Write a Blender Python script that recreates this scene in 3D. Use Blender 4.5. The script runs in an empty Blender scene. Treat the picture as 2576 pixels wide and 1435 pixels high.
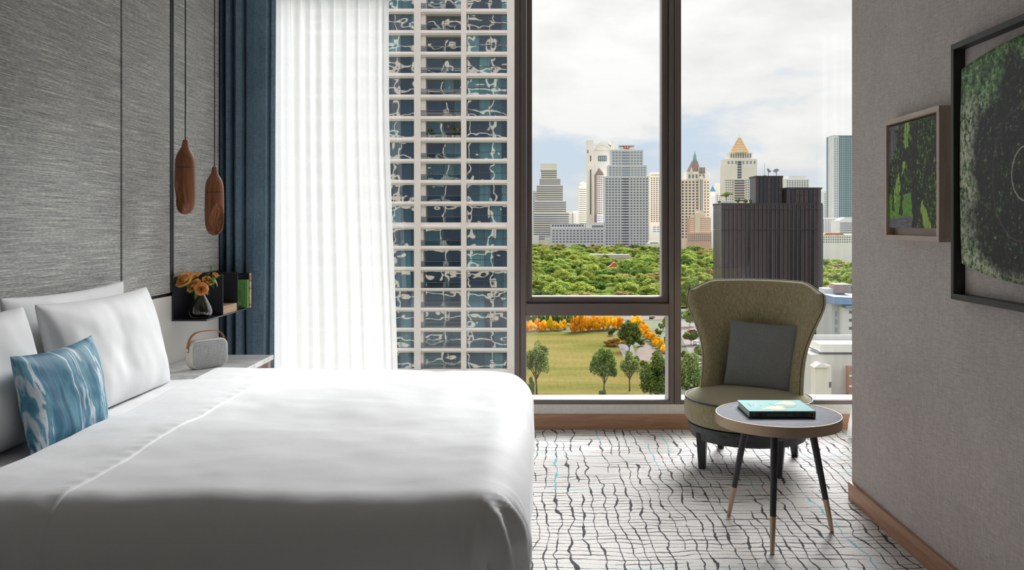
import bpy, bmesh, math, random
from mathutils import Vector, Matrix, noise as mnoise

# ------------------------------------------------------------------ camera
F = 2200.0; VX = 1360.0; VY = 560.0; H = 1.35      # focal length, vanishing point (pixels of 2576x1435), eye height
scene = bpy.context.scene
C = scene.collection
cam_d = bpy.data.cameras.new('camera'); cam = bpy.data.objects.new('camera', cam_d); C.objects.link(cam)
cam.location = (0, 0, H); cam.rotation_euler = (math.pi/2, 0, 0)
cam_d.sensor_width = 36.0; cam_d.lens = 36.0*F/2576.0
cam_d.shift_x = -(VX-1288.0)/2576.0; cam_d.shift_y = -(717.5-VY)/2576.0
cam_d.clip_start = 0.05; cam_d.clip_end = 6000
scene.camera = cam
scene.view_settings.view_transform = 'Standard'; scene.view_settings.look = 'None'
scene.view_settings.exposure = 0.45; scene.view_settings.gamma = 1.0
scene.view_settings.use_curve_mapping = False

def P(px, py, Y):
    return Vector(((px-VX)/F*Y, Y, H-(py-VY)/F*Y))
def S(r, g, b):
    f = lambda c: (c/255/12.92) if c/255 <= 0.04045 else ((c/255+0.055)/1.055)**2.4
    return (f(r), f(g), f(b), 1.0)

# ------------------------------------------------------------------ node helpers
class NT:
    def __init__(s, tree):
        s.t = tree; tree.nodes.clear()
    def n(s, typ, props=None, ins=None):
        nd = s.t.nodes.new(typ)
        for k, v in (props or {}).items(): setattr(nd, k, v)
        for k, v in (ins or {}).items():
            if v is None: continue
            if isinstance(v, bpy.types.NodeSocket): s.t.links.new(v, nd.inputs[k])
            else: nd.inputs[k].default_value = v
        return nd
    def m(s, op, a, b=None, c=None):
        return s.n('ShaderNodeMath', {'operation': op}, {0: a, 1: b, 2: c}).outputs[0]
    def vm(s, op, a, b=None):
        return s.n('ShaderNodeVectorMath', {'operation': op}, {0: a, 1: b}).outputs[0]
    def xyz(s, v):
        return s.n('ShaderNodeSeparateXYZ', None, {0: v}).outputs
    def comb(s, x=0.0, y=0.0, z=0.0):
        return s.n('ShaderNodeCombineXYZ', None, {0: x, 1: y, 2: z}).outputs[0]
    def noise(s, vec, scale=5.0, detail=2.0, rough=0.5, dist=0.0, col=False):
        nd = s.n('ShaderNodeTexNoise', None, {'Vector': vec, 'Scale': scale, 'Detail': detail, 'Roughness': rough, 'Distortion': dist})
        return nd.outputs[1 if col else 0]
    def white(s, vec):
        return s.n('ShaderNodeTexWhiteNoise', {'noise_dimensions': '3D'}, {'Vector': vec}).outputs[0]
    def voro(s, vec, scale, feat='F1', out='Distance', rand=1.0):
        return s.n('ShaderNodeTexVoronoi', {'feature': feat}, {'Vector': vec, 'Scale': scale, 'Randomness': rand}).outputs[out]
    def mix(s, fac, a, b, mode='MIX'):
        nd = s.n('ShaderNodeMix', {'data_type': 'RGBA', 'blend_type': mode}, {0: fac, 6: a, 7: b}); return nd.outputs[2]
    def ramp(s, fac, stops, interp='LINEAR'):
        nd = s.n('ShaderNodeValToRGB', None, {0: fac}); r = nd.color_ramp; r.interpolation = interp
        while len(r.elements) < len(stops): r.elements.new(0.5)
        for e, (p, c) in zip(r.elements, stops):
            e.position = p; e.color = c if len(c) == 4 else (*c, 1)
        return nd.outputs[0]
    def lin(s, x, a, b, lo=0.0, hi=1.0):
        return s.n('ShaderNodeMapRange', None, {0: x, 1: a, 2: b, 3: lo, 4: hi}).outputs[0]
    def map(s, vec, scale=(1, 1, 1), loc=(0, 0, 0), rot=(0, 0, 0)):
        return s.n('ShaderNodeMapping', None, {0: vec, 1: loc, 2: rot, 3: scale}).outputs[0]
    def pos(s):
        return s.n('ShaderNodeNewGeometry').outputs['Position']
    def obj(s):
        return s.n('ShaderNodeTexCoord').outputs['Object']
    def bump(s, h, strength=0.3, dist=0.01):
        return s.n('ShaderNodeBump', None, {'Strength': strength, 'Distance': dist, 'Height': h}).outputs[0]
    def out(s, shader):
        o = s.n('ShaderNodeOutputMaterial'); s.t.links.new(shader, o.inputs[0])
    def pbr(s, col, rough=0.6, metal=0.0, normal=None, spec=0.5, **kw):
        ins = {'Base Color': col, 'Roughness': rough, 'Metallic': metal, 'Normal': normal, 'Specular IOR Level': spec}
        ins.update({k.replace('_', ' '): v for k, v in kw.items()})
        sh = s.n('ShaderNodeBsdfPrincipled', None, ins).outputs[0]
        s.out(sh); return sh

def newmat(name):
    m = bpy.data.materials.new(name); m.use_nodes = True
    return m, NT(m.node_tree)
def plain(name, col, rough=0.6, metal=0.0, var=0.0, vscale=8.0, bump=0.0, bscale=60.0, spec=0.5):
    m, t = newmat(name)
    c = col; nrm = None; o = t.obj()
    if var:
        f = t.noise(o, vscale, 4.0, 0.6)
        lo = tuple(x*(1-var) for x in col[:3])+(1,); hi = tuple(min(1, x*(1+var)) for x in col[:3])+(1,)
        c = t.ramp(f, [(0.3, lo), (0.7, hi)])
    if bump: nrm = t.bump(t.noise(o, bscale, 3.0), bump, 0.01)
    t.pbr(c, rough, metal, nrm, spec)
    return m

# ------------------------------------------------------------------ sky
world = bpy.data.worlds.new('sky'); scene.world = world; world.use_nodes = True
t = NT(world.node_tree)
d = t.n('ShaderNodeTexCoord').outputs['Generated']
sx, sy, sz = t.xyz(d)
v = t.comb(sx, sy, t.m('MULTIPLY', sz, 2.6))
n1 = t.noise(v, 4.2, 7.0, 0.55, 0.25)
n2 = t.noise(t.vm('ADD', v, (3.1, 1.7, 0.4)), 9.0, 6.0, 0.55, 0.1)
n3 = t.noise(t.vm('ADD', v, (7.1, 2.7, 5.4)), 2.2, 4.0, 0.5)
cl = t.m('ADD', t.m('MULTIPLY', n1, 0.72), t.m('MULTIPLY', n2, 0.28))
cl = t.m('ADD', cl, t.lin(sz, 0.10, 0.20, 0.0, 0.13))
mask = t.lin(cl, 0.455, 0.545)
cloud = t.ramp(t.m('ADD', t.m('MULTIPLY', n3, 0.5), t.m('MULTIPLY', n2, 0.5)), [(0.36, (0.72, 0.71, 0.71)), (0.60, (0.93, 0.915, 0.905))])
blue = t.ramp(sz, [(0.0, (0.78, 0.80, 0.82)), (0.06, (0.64, 0.73, 0.84)), (0.2, (0.55, 0.66, 0.82))])
col = t.mix(mask, blue, cloud)
gain = t.m('ADD', 0.915, t.m('MULTIPLY', t.m('MAXIMUM', sz, 0.0), 0.9))      # overcast sky, brighter towards the zenith
col = t.mix(1.0, col, t.comb(gain, gain, gain), 'MULTIPLY')
col = t.mix(t.lin(sz, -0.02, 0.0), (0.30, 0.31, 0.28, 1), col)
bg = t.n('ShaderNodeBackground', None, {0: col, 1: 0.78})
wo = t.n('ShaderNodeOutputWorld'); t.t.links.new(bg.outputs[0], wo.inputs[0])

# hazy sun above the park, veiled by cloud: open sky on the window side, higher than the picture shows
sun_d = bpy.data.lights.new('sun_offscreen', 'SUN'); sun_d.energy = 8.0; sun_d.angle = math.radians(30); sun_d.color = (0.99, 0.985, 1.0)
sun = bpy.data.objects.new('sun_offscreen', sun_d); C.objects.link(sun)
SUN_DIR = Vector((0.33, 0.75, 0.57)).normalized()
sun.rotation_euler = SUN_DIR.to_track_quat('Z', 'Y').to_euler()

# ------------------------------------------------------------------ mesh helpers
def tag(o, label=None, cat=None, group=None, kind=None):
    if label: o['label'] = label
    if cat: o['category'] = cat
    if group: o['group'] = group
    if kind: o['kind'] = kind
    return o
def thing(name, label, cat, loc=(0, 0, 0), rz=0.0, group=None, kind=None):
    o = bpy.data.objects.new(name, None); C.objects.link(o); o.empty_display_size = 0.1
    o.location = loc; o.rotation_euler = (0, 0, rz)
    return tag(o, label, cat, group, kind)
def struct(o):
    o['kind'] = 'structure'; return o

class MB:
    def __init__(s): s.v = []; s.f = []
    def add(s, vs, fs):
        b = len(s.v); s.v += [tuple(x) for x in vs]; s.f += [tuple(i+b for i in f) for f in fs]; return s
    def box(s, x0, x1, y0, y1, z0, z1):
        return s.add([(x0,y0,z0),(x1,y0,z0),(x1,y1,z0),(x0,y1,z0),(x0,y0,z1),(x1,y0,z1),(x1,y1,z1),(x0,y1,z1)],
                     [(3,2,1,0),(4,5,6,7),(0,1,5,4),(1,2,6,5),(2,3,7,6),(3,0,4,7)])
    def cbox(s, c, size, M=None):
        x, y, z = (a/2 for a in size)
        vs = [Vector(p) for p in ((-x,-y,-z),(x,-y,-z),(x,y,-z),(-x,y,-z),(-x,-y,z),(x,-y,z),(x,y,z),(-x,y,z))]
        if M: vs = [M @ p for p in vs]
        return s.add([p+Vector(c) for p in vs], [(3,2,1,0),(4,5,6,7),(0,1,5,4),(1,2,6,5),(2,3,7,6),(3,0,4,7)])
    def lathe(s, prof, n=32, c=(0, 0, 0), cap0=True, cap1=True):
        vs = []; fs = []
        for r, z in prof:
            for i in range(n):
                a = 2*math.pi*i/n; vs.append((c[0]+r*math.cos(a), c[1]+r*math.sin(a), c[2]+z))
        for k in range(len(prof)-1):
            for i in range(n):
                j = (i+1) % n; fs.append((k*n+i, k*n+j, (k+1)*n+j, (k+1)*n+i))
        if cap0: fs.append(tuple(range(n-1, -1, -1)))
        if cap1: fs.append(tuple((len(prof)-1)*n+i for i in range(n)))
        return s.add(vs, fs)
    def tube(s, pts, rad, n=10, closed=False, caps=True):
        pts = [Vector(p) for p in pts]; m = len(pts)
        rads = rad if isinstance(rad, (list, tuple)) else [rad]*m
        vs = []; fs = []; up = None
        for i, p in enumerate(pts):
            if closed: tdir = (pts[(i+1) % m]-pts[(i-1) % m])
            else: tdir = pts[min(i+1, m-1)]-pts[max(i-1, 0)]
            tdir.normalize()
            if up is None:
                up = Vector((0, 0, 1)) if abs(tdir.z) < 0.9 else Vector((0, 1, 0))
            a = (up-tdir*up.dot(tdir)); a.normalize(); up = a; b = tdir.cross(a)
            for k in range(n):
                q = 2*math.pi*k/n; vs.append(p+(a*math.cos(q)+b*math.sin(q))*rads[i])
        rng = m if closed else m-1
        for i in range(rng):
            i2 = (i+1) % m
            for k in range(n):
                k2 = (k+1) % n; fs.append((i*n+k, i*n+k2, i2*n+k2, i2*n+k))
        if caps and not closed:
            fs.append(tuple(range(n-1, -1, -1))); fs.append(tuple((m-1)*n+k for k in range(n)))
        return s.add(vs, fs)
    def grid(s, fn, nu, nv, close_u=False):
        vs = [fn(i/(nu-(0 if close_u else 1)), j/(nv-1)) for j in range(nv) for i in range(nu)]
        fs = []
        for j in range(nv-1):
            for i in range(nu if close_u else nu-1):
                i2 = (i+1) % nu; fs.append((j*nu+i, j*nu+i2, (j+1)*nu+i2, (j+1)*nu+i))
        return s.add(vs, fs)
    def prism(s, poly, axis, a, b):
        # poly: 2-D points; axis 'x','y','z' is the extrusion axis from a to b
        n = len(poly)
        def mk(p, w):
            return {'x': (w, p[0], p[1]), 'y': (p[0], w, p[1]), 'z': (p[0], p[1], w)}[axis]
        return s.add([mk(p, a) for p in poly]+[mk(p, b) for p in poly],
                     [tuple(range(n))[::-1], tuple(range(n, 2*n))]+[(i, (i+1) % n, n+(i+1) % n, n+i) for i in range(n)])
    def mesh(s, name, smooth=False, loc=None):
        me = bpy.data.meshes.new(name)
        vs = s.v
        if loc is not None: vs = [(x-loc[0], y-loc[1], z-loc[2]) for x, y, z in vs]
        me.from_pydata(vs, [], s.f); me.update()
        bm = bmesh.new(); bm.from_mesh(me); bmesh.ops.recalc_face_normals(bm, faces=bm.faces); bm.to_mesh(me); bm.free()
        if smooth: me.polygons.foreach_set('use_smooth', [True]*len(me.polygons))
        return me
    def build(s, name, mat, parent=None, smooth=False, bevel=0.0, subsurf=0, local=False, seg=2, solid=0.0, auto=None):
        """one mesh object; world coordinates unless local; the parent is a thing (unrotated for world coordinates)"""
        root = parent; loc = None
        if parent is not None and not local:
            loc = Vector((0, 0, 0)); p = parent
            while p is not None: loc = loc+p.location; p = p.parent
        me = s.mesh(name, smooth, loc); o = bpy.data.objects.new(name, me); C.objects.link(o)
        if parent is None and not local and s.v:                   # origin at the base of a single-mesh thing
            xs, ys, zs = zip(*s.v); c = Vector(((min(xs)+max(xs))/2, (min(ys)+max(ys))/2, min(zs)))
            me.transform(Matrix.Translation(-c)); o.location = c
        me.materials.append(mat); o.parent = parent
        if solid: md = o.modifiers.new('solid', 'SOLIDIFY'); md.thickness = solid; md.offset = 0
        if bevel:
            md = o.modifiers.new('bevel', 'BEVEL'); md.width = bevel; md.segments = seg; md.limit_method = 'ANGLE'
        if subsurf:
            md = o.modifiers.new('sub', 'SUBSURF'); md.levels = subsurf; md.render_levels = subsurf
        if auto: 
            me.polygons.foreach_set('use_smooth', [True]*len(me.polygons)); me.set_sharp_from_angle(angle=math.radians(auto))
        return o
def inst(src, parent, loc, rz=0.0, scale=None, name=None):
    """a copy of one mesh object that shares its mesh"""
    o = bpy.data.objects.new(name or src.name.split('.')[0], src.data); C.objects.link(o)
    o.parent = parent; o.location = loc; o.rotation_euler = (0, 0, rz)
    if scale is not None: o.scale = scale
    for md in src.modifiers:
        q = o.modifiers.new(md.name, md.type)
        if md.type == 'BEVEL': q.width = md.width; q.segments = md.segments; q.limit_method = md.limit_method
    if 'kind' in src: o['kind'] = src['kind']
    return o
def text_mesh(name, body, size, mat, parent, M, ext=0.0003, align='CENTER'):
    cu = bpy.data.curves.new(name, 'FONT'); cu.body = body; cu.size = size; cu.extrude = ext
    cu.align_x = align; cu.align_y = 'CENTER'
    tmp = bpy.data.objects.new('tmp', cu); C.objects.link(tmp)
    dg = bpy.context.evaluated_depsgraph_get()
    me = bpy.data.meshes.new_from_object(tmp.evaluated_get(dg)); bpy.data.objects.remove(tmp); bpy.data.curves.remove(cu)
    me.name = name; me.transform(M); me.materials.clear(); me.materials.append(mat)
    o = bpy.data.objects.new(name, me); C.objects.link(o); o.parent = parent
    return o

# ------------------------------------------------------------------ interior materials
def wood(name, dark, light, axis='y', scale=1.0, rough=0.45, contrast=1.0):
    m, t = newmat(name); o = t.pos()
    st = {'x': (2.5, 38, 38), 'y': (38, 2.5, 38), 'z': (38, 38, 2.5)}[axis]
    v = t.map(o, tuple(a*scale for a in st))
    f = t.noise(v, 1.0, 5.0, 0.6, 0.6); g = t.noise(t.map(o, tuple(a*scale*5 for a in st)), 1.0, 3.0, 0.6)
    f = t.m('ADD', t.m('MULTIPLY', f, 0.7), t.m('MULTIPLY', g, 0.3))
    c = t.ramp(f, [(0.36, dark), (0.66, light)])
    t.pbr(c, rough, 0, t.bump(f, 0.12*contrast, 0.002)); return m
W_base = wood('walnut_skirting', S(160, 118, 92), S(196, 152, 121), 'x')
W_base_y = wood('walnut_skirting_side', S(160, 118, 92), S(196, 152, 121), 'y')
W_pend = wood('carved_wood', S(98, 56, 34), S(168, 104, 66), 'z', 0.8, 0.5)
W_cave = wood('carved_wood_hollow', S(84, 50, 28), S(190, 124, 72), 'z', 1.6, 0.7)
W_oak = wood('pale_oak', S(178, 138, 104), S(222, 186, 150), 'y', 1.2)
W_frame = wood('limed_oak', S(182, 160, 146), S(216, 196, 182), 'y', 1.0)
W_frame_z = wood('limed_oak_upright', S(182, 160, 146), S(216, 196, 182), 'z', 1.0)
W_blk = wood('black_oak_frame', S(30, 29, 29), S(62, 60, 58), 'y', 1.4)
W_blkz = wood('black_oak_upright', S(30, 29, 29), S(62, 60, 58), 'z', 1.4)
W_chair = wood('dark_stained_ash', S(34, 35, 38), S(72, 74, 80), 'x', 1.0)
W_leg = wood('black_leg_wood', S(22, 22, 24), S(50, 50, 53), 'z', 1.6)

# wall covering by the bed: horizontal grasscloth threads
m, t = newmat('grasscloth'); p = t.pos()
f1 = t.noise(t.map(p, (1, 2.4, 330)), 1.0, 3.0, 0.7); f2 = t.noise(t.map(p, (1, 7.0, 620), (5, 2, 1)), 1.0, 2.0, 0.6)
f3 = t.noise(t.map(p, (1, 40, 160), (1, 7, 3)), 1.0, 2.0, 0.5); f4 = t.noise(t.map(p, (1, 1.6, 60), (2, 3, 9)), 1.0, 3.0, 0.6)
f = t.m('ADD', t.m('MULTIPLY', f1, 0.40), t.m('ADD', t.m('MULTIPLY', f2, 0.32), t.m('ADD', t.m('MULTIPLY', f3, 0.18), t.m('MULTIPLY', f4, 0.10))))
c = t.ramp(f, [(0.36, S(102, 102, 104)), (0.45, S(156, 156, 156)), (0.53, S(192, 192, 190)), (0.61, S(250, 249, 236))])
t.pbr(c, 0.75, 0, t.bump(f, 0.5, 0.004), 0.3); GRASS = m
# linen wall covering
def linen(name, lo, hi, sc=1.0):
    m, t = newmat(name); p = t.pos()
    a = t.noise(t.map(p, (30*sc, 30*sc, 520*sc)), 1.0, 2.0, 0.6); b = t.noise(t.map(p, (620*sc, 620*sc, 24*sc), (3, 3, 3)), 1.0, 2.0, 0.6)
    g = t.noise(p, 3.0, 2.0)
    f = t.m('ADD', t.m('MULTIPLY', a, 0.45), t.m('ADD', t.m('MULTIPLY', b, 0.45), t.m('MULTIPLY', g, 0.10)))
    t.pbr(t.ramp(f, [(0.36, lo), (0.64, hi)]), 0.85, 0, t.bump(f, 0.35, 0.002), 0.2); return m
LINEN = linen('linen_wall', S(172, 163, 160), S(222, 213, 209))
LINEN_P = linen('linen_apron', S(212, 209, 204), S(244, 241, 236))
CREAM = plain('cream_panel', S(246, 244, 240), 0.5)
BLACKM = plain('black_metal', S(26, 27, 30), 0.42, 0.0)
SHELFM = plain('charcoal_metal', S(44, 46, 52), 0.38, 0.0, 0.08, 20)
CEIL = plain('ceiling_paint', S(238, 236, 232), 0.9)
PAINT = plain('wall_paint', S(206, 200, 192), 0.9)
FRAMEM = plain('bronze_anodised', S(114, 103, 99), 0.36, 0.15)
SASHM = FRAMEM
REVEAL = plain('pale_aluminium', S(214, 208, 208), 0.35, 0.1)
def glassmat(name, tint=(0.97, 0.985, 0.98), amount=0.55, rough=0.0):
    m, t = newmat(name)
    tr = t.n('ShaderNodeBsdfTransparent', None, {0: (*tint, 1)}).outputs[0]
    gl = t.n('ShaderNodeBsdfGlossy', None, {'Color': (1, 1, 1, 1), 'Roughness': rough}).outputs[0]
    fr = t.n('ShaderNodeFresnel', None, {'IOR': 1.5}).outputs[0]
    mx = t.n('ShaderNodeMixShader', None, {0: t.m('MULTIPLY', fr, amount), 1: tr, 2: gl}).outputs[0]
    t.out(mx); return m
GLASS = glassmat('window_glass', (0.98, 0.99, 0.985), 0.5)
# carpet: ivory pile with a hand-drawn grid of charcoal and teal lines
m, t = newmat('grid_carpet'); p = t.pos(); x, y, z = t.xyz(p)
nA = t.noise(t.map(p, (4.5, 2.2, 1)), 1.0, 3.0, 0.55); nB = t.noise(t.map(p, (1.9, 3.2, 1), (9, 4, 0)), 1.0, 4.0, 0.6)
rag = t.noise(p, 150.0, 2.0, 0.7); rag2 = t.noise(p, 45.0, 2.0, 0.6); dens = t.noise(t.map(p, (1.2, 1.2, 1), (3, 8, 0)), 1.0, 1.0)
def lines(coord, other, wob, amp, pitch, seglen, thick, present, seed):
    u = t.m('DIVIDE', t.m('ADD', coord, t.m('MULTIPLY', t.m('SUBTRACT', wob, 0.5), amp)), pitch)
    u = t.m('ADD', u, t.m('MULTIPLY', t.m('SUBTRACT', rag2, 0.5), 0.16))
    cell = t.m('FLOOR', u); fr = t.m('ABSOLUTE', t.m('SUBTRACT', t.m('FRACT', u), 0.5))
    r1 = t.white(t.comb(cell, seed, 0.0))
    vv = t.m('ADD', t.m('DIVIDE', other, seglen), t.m('MULTIPLY', r1, 17.0)); seg = t.m('FLOOR', vv)
    r2 = t.white(t.comb(cell, seg, seed)); r3 = t.white(t.comb(cell, t.m('FLOOR', t.m('MULTIPLY', vv, 0.33)), seed+5.0))
    fv = t.m('FRACT', vv); taper = t.m('MULTIPLY', t.m('MULTIPLY', fv, t.m('SUBTRACT', 1.0, fv)), 4.0)
    th = t.m('MULTIPLY', thick, t.m('ADD', 0.40, t.m('MULTIPLY', t.m('MULTIPLY', taper, 0.9), r2)))
    th = t.m('ADD', th, t.m('MULTIPLY', t.m('SUBTRACT', rag, 0.5), 0.10))
    ln = t.lin(t.m('SUBTRACT', th, fr), -0.012, 0.02)
    on = t.m('GREATER_THAN', t.m('ADD', r2, t.m('MULTIPLY', t.m('SUBTRACT', dens, 0.5), 1.1)), 1.0-present)
    teal = t.m('GREATER_THAN', r3, 0.91)
    ln = t.m('MULTIPLY', ln, t.m('MAXIMUM', on, teal))
    return ln, teal
l1, t1 = lines(x, y, nA, 0.15, 0.056, 0.20, 0.078, 0.88, 1.0)
l2, t2 = lines(y, x, nB, 0.15, 0.043, 0.36, 0.115, 0.86, 2.0)
base = t.ramp(t.m('ADD', t.m('MULTIPLY', rag, 0.6), t.m('MULTIPLY', t.noise(p, 420.0, 2.0), 0.4)), [(0.3, S(196, 190, 188)), (0.6, S(238, 234, 231))])
ink = S(46, 48, 55); tl = S(96, 182, 190)
speck = t.m('MULTIPLY', t.lin(t.noise(p, 210.0, 1.0), 0.67, 0.70), t.lin(dens, 0.45, 0.6))
c = t.mix(t.m('MULTIPLY', speck, 0.75), base, S(84, 80, 92))
c = t.mix(t.m('MULTIPLY', l2, 0.80), c, t.mix(t2, S(62, 62, 68), S(120, 190, 196)))
c = t.mix(t.m('MULTIPLY', l1, 0.93), c, t.mix(t1, ink, tl))
hh = t.m('SUBTRACT', t.noise(p, 300.0, 2.0), t.m('MULTIPLY', t.m('MAXIMUM', l1, l2), 0.5))
t.pbr(c, 0.95, 0, t.bump(hh, 0.5, 0.006), 0.1); CARPET = m
# fabrics
def cloth(name, lo, hi, s1=700, s2=700, rough=0.9, bump=0.25, sheen=0.0, trans=0.0, ax=('x', 'z')):
    m, t = newmat(name); o = t.obj()
    a = t.noise(t.map(o, (s1, s1, s2*0.06)), 1.0, 2.0, 0.6); b = t.noise(t.map(o, (s1*0.06, s1*0.06, s2), (3, 3, 3)), 1.0, 2.0, 0.6)
    g = t.noise(o, 6.0, 3.0)
    f = t.m('ADD', t.m('MULTIPLY', a, 0.4), t.m('ADD', t.m('MULTIPLY', b, 0.4), t.m('MULTIPLY', g, 0.2)))
    t.pbr(t.ramp(f, [(0.36, lo), (0.64, hi)]), rough, 0, t.bump(f, bump, 0.002), 0.2, Sheen_Weight=sheen); return m
BLUE = cloth('blue_drape', S(80, 106, 126), S(138, 164, 182), 500, 500, 0.95, 0.3)
m, t = newmat('white_cotton'); o = t.obj()
t.pbr((0.83, 0.83, 0.84, 1), 0.65, 0, t.bump(t.noise(o, 5.0, 4.0, 0.55), 0.18, 0.02), 0.25, Sheen_Weight=0.15); COTTON = m
m, t = newmat('sheer_voile'); p = t.obj()
w = t.noise(t.map(p, (900, 900, 60)), 1.0, 1.0)
dif = t.n('ShaderNodeBsdfDiffuse', None, {0: (0.97, 0.97, 0.965, 1)}).outputs[0]
trl = t.n('ShaderNodeBsdfTranslucent', None, {0: (0.99, 0.99, 0.985, 1)}).outputs[0]
trp = t.n('ShaderNodeBsdfTransparent', None, {0: (1, 1, 1, 1)}).outputs[0]
a = t.n('ShaderNodeMixShader', None, {0: 0.33, 1: dif, 2: trl}).outputs[0]
b = t.n('ShaderNodeMixShader', None, {0: t.lin(w, 0.3, 0.7, 0.07, 0.15), 1: a, 2: trp}).outputs[0]
t.out(b); VOILE = m
# chair wool: olive, vertical flecks
def wool(name, lo, mid, hi):
    m, t = newmat(name); o = t.obj()
    a = t.noise(t.map(o, (620, 620, 190)), 1.0, 3.0, 0.7); b = t.noise(t.map(o, (150, 150, 22), (1, 2, 3)), 1.0, 3.0, 0.6)
    f = t.m('ADD', t.m('MULTIPLY', a, 0.74), t.m('MULTIPLY', b, 0.26))
    t.pbr(t.ramp(f, [(0.35, lo), (0.5, mid), (0.66, hi)]), 0.95, 0, t.bump(a, 0.6, 0.004), 0.15, Sheen_Weight=0.45, Sheen_Roughness=0.4); return m
WOOL = wool('olive_wool', S(114, 105, 79), S(158, 147, 113), S(210, 198, 158))
WOOLS = WOOL
PIPE = plain('navy_piping', S(44, 50, 58), 0.6)
m, t = newmat('grey_weave'); o = t.obj(); x, y, z = t.xyz(o)
wv = t.m('MULTIPLY', t.m('SINE', t.m('MULTIPLY', x, 1300.0)), t.m('SINE', t.m('MULTIPLY', z, 1000.0)))
f = t.m('ADD', t.m('MULTIPLY', wv, 0.22), t.m('ADD', 0.25, t.m('MULTIPLY', t.noise(o, 260.0, 3.0), 0.5)))
t.pbr(t.ramp(f, [(0.25, S(80, 83, 83)), (0.75, S(156, 158, 156))]), 0.9, 0, t.bump(f, 0.6, 0.003), 0.2); GREYW = m
# teal agate cushion
m, t = newmat('teal_agate_satin'); o = t.obj()
w1 = t.noise(t.map(o, (3.0, 3.0, 1.2)), 1.0, 4.0, 0.6); ox, oy, oz = t.xyz(o)
u = t.m('ADD', t.m('MULTIPLY', ox, 3.4), t.m('ADD', t.m('MULTIPLY', w1, 0.9), t.m('MULTIPLY', oz, 0.9)))
s1 = t.noise(t.comb(u, t.m('MULTIPLY', oz, 0.30), 0.0), 2.4, 4.0, 0.55, 0.25)
s2 = t.noise(t.comb(u, t.m('MULTIPLY', oz, 0.6), 4.0), 8.0, 4.0, 0.6, 0.2)
f = t.m('ADD', t.m('MULTIPLY', s1, 0.72), t.m('MULTIPLY', s2, 0.28))
c = t.ramp(f, [(0.35, S(26, 62, 86)), (0.43, S(44, 108, 138)), (0.475, S(92, 148, 166)), (0.498, S(64, 122, 148)), (0.512, S(206, 214, 222)), (0.535, S(196, 206, 216)), (0.55, S(92, 150, 172)), (0.585, S(40, 102, 136)), (0.62, S(188, 200, 210)), (0.65, S(70, 130, 156))])
t.pbr(c, 0.6, 0, t.bump(t.noise(o, 60.0, 3.0), 0.05, 0.004), 0.25, Sheen_Weight=0.08); TEAL = m
MARBLE_m, t = newmat('white_marble'); o = t.pos()
vn = t.noise(t.map(o, (2.2, 9, 2), rot=(0, 0, 0.25)), 1.0, 6.0, 0.65, 0.8)
vn = t.m('ABSOLUTE', t.m('SUBTRACT', vn, 0.5))
t.pbr(t.ramp(vn, [(0.0, S(206, 207, 206)), (0.03, S(224, 225, 223)), (0.12, S(240, 240, 238))]), 0.22); MARBLE = MARBLE_m
EDGE = plain('white_marble_edge', S(238, 238, 235), 0.3)
MAUVE = plain('mauve_lacquer', S(182, 154, 149), 0.5); MAUVE_L = MAUVE
BRASS = plain('brushed_bronze', S(172, 150, 126), 0.38, 0.6)
BRASS2 = plain('brass_foot', S(176, 152, 128), 0.35, 0.7)
m, t = newmat('slate_leather'); o = t.pos()
f = t.noise(t.map(o, (5, 12, 5), rot=(0, 0, 0.3)), 3.0, 6.0, 0.65, 0.5)
t.pbr(t.ramp(f, [(0.34, S(40, 40, 54)), (0.66, S(78, 78, 94))]), 0.72, 0, t.bump(f, 0.35, 0.004), 0.25); SLATE = m
m, t = newmat('speaker_cloth'); o = t.obj()
a = t.noise(t.map(o, (420, 420, 24)), 1.0, 2.0, 0.6); b = t.noise(t.map(o, (24, 24, 420), (3, 3, 3)), 1.0, 2.0, 0.6)
f = t.m('MULTIPLY', t.m('ADD', a, b), 0.5)
t.pbr(t.ramp(f, [(0.30, S(152, 154, 158)), (0.68, S(210, 210, 211))]), 0.9, 0, t.bump(f, 0.3, 0.002)); SPKC = m
SPKW = plain('speaker_shell', S(226, 224, 218), 0.5)
LEATHER = plain('tan_leather', S(172, 112, 66), 0.5, 0, 0.15, 60)
PAPER = plain('paper_edge', S(226, 220, 212), 0.9, 0, 0.05, 300)

# ------------------------------------------------------------------ the room
XL = -1.97; XR = 1.52; YW = 5.71; YE = 5.364; YR = 4.27; ZC = 3.05; YB = -1.6
struct(MB().box(-2.30, 2.75, YB, 5.95, -0.25, 0.0).build('floor', CARPET))
struct(MB().box(-2.30, 2.75, YB, 5.95, ZC, ZC+0.2).build('ceiling', CEIL))
struct(MB().box(-2.30, 2.75, YB-0.15, YB, 0, ZC).build('wall_front', PAINT))
# left wall: black grounds with grasscloth panels above a cream panel
wl = struct(MB().box(-2.30, XL-0.016, YB, YE, 0, ZC).build('wall_left', BLACKM))
def wpanel(y0, y1, z0, z1, mat, name):
    return MB().box(XL-0.018, XL, y0, y1, z0, z1).build(name, mat, wl, bevel=0.001, seg=1)
for (y0, y1) in ((1.95, 4.100), (4.119, 4.650), (4.690, 5.352)): wpanel(y0, y1, 0.975, ZC, GRASS, 'grasscloth_panel')
wpanel(YB, 1.93, 0.975, ZC, GRASS, 'grasscloth_panel')
wpanel(YB, 5.352, 0.0, 0.958, CREAM, 'cream_panel')
MB().box(XL-0.017, XL+0.004, 4.650, 4.664, 1.06, ZC).build('trim_strip', BLACKM, wl)
MB().box(XL-0.017, XL+0.004, 4.672, 4.690, 1.06, ZC).build('trim_strip', BLACKM, wl)
MB().box(XL-0.017, XL+0.004, 5.352, YE, 0, ZC).build('trim_strip', BLACKM, wl)
struct(MB().box(-2.45, -2.30, YB, 5.95, 0, ZC).build('wall_left_return', PAINT))
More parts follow.
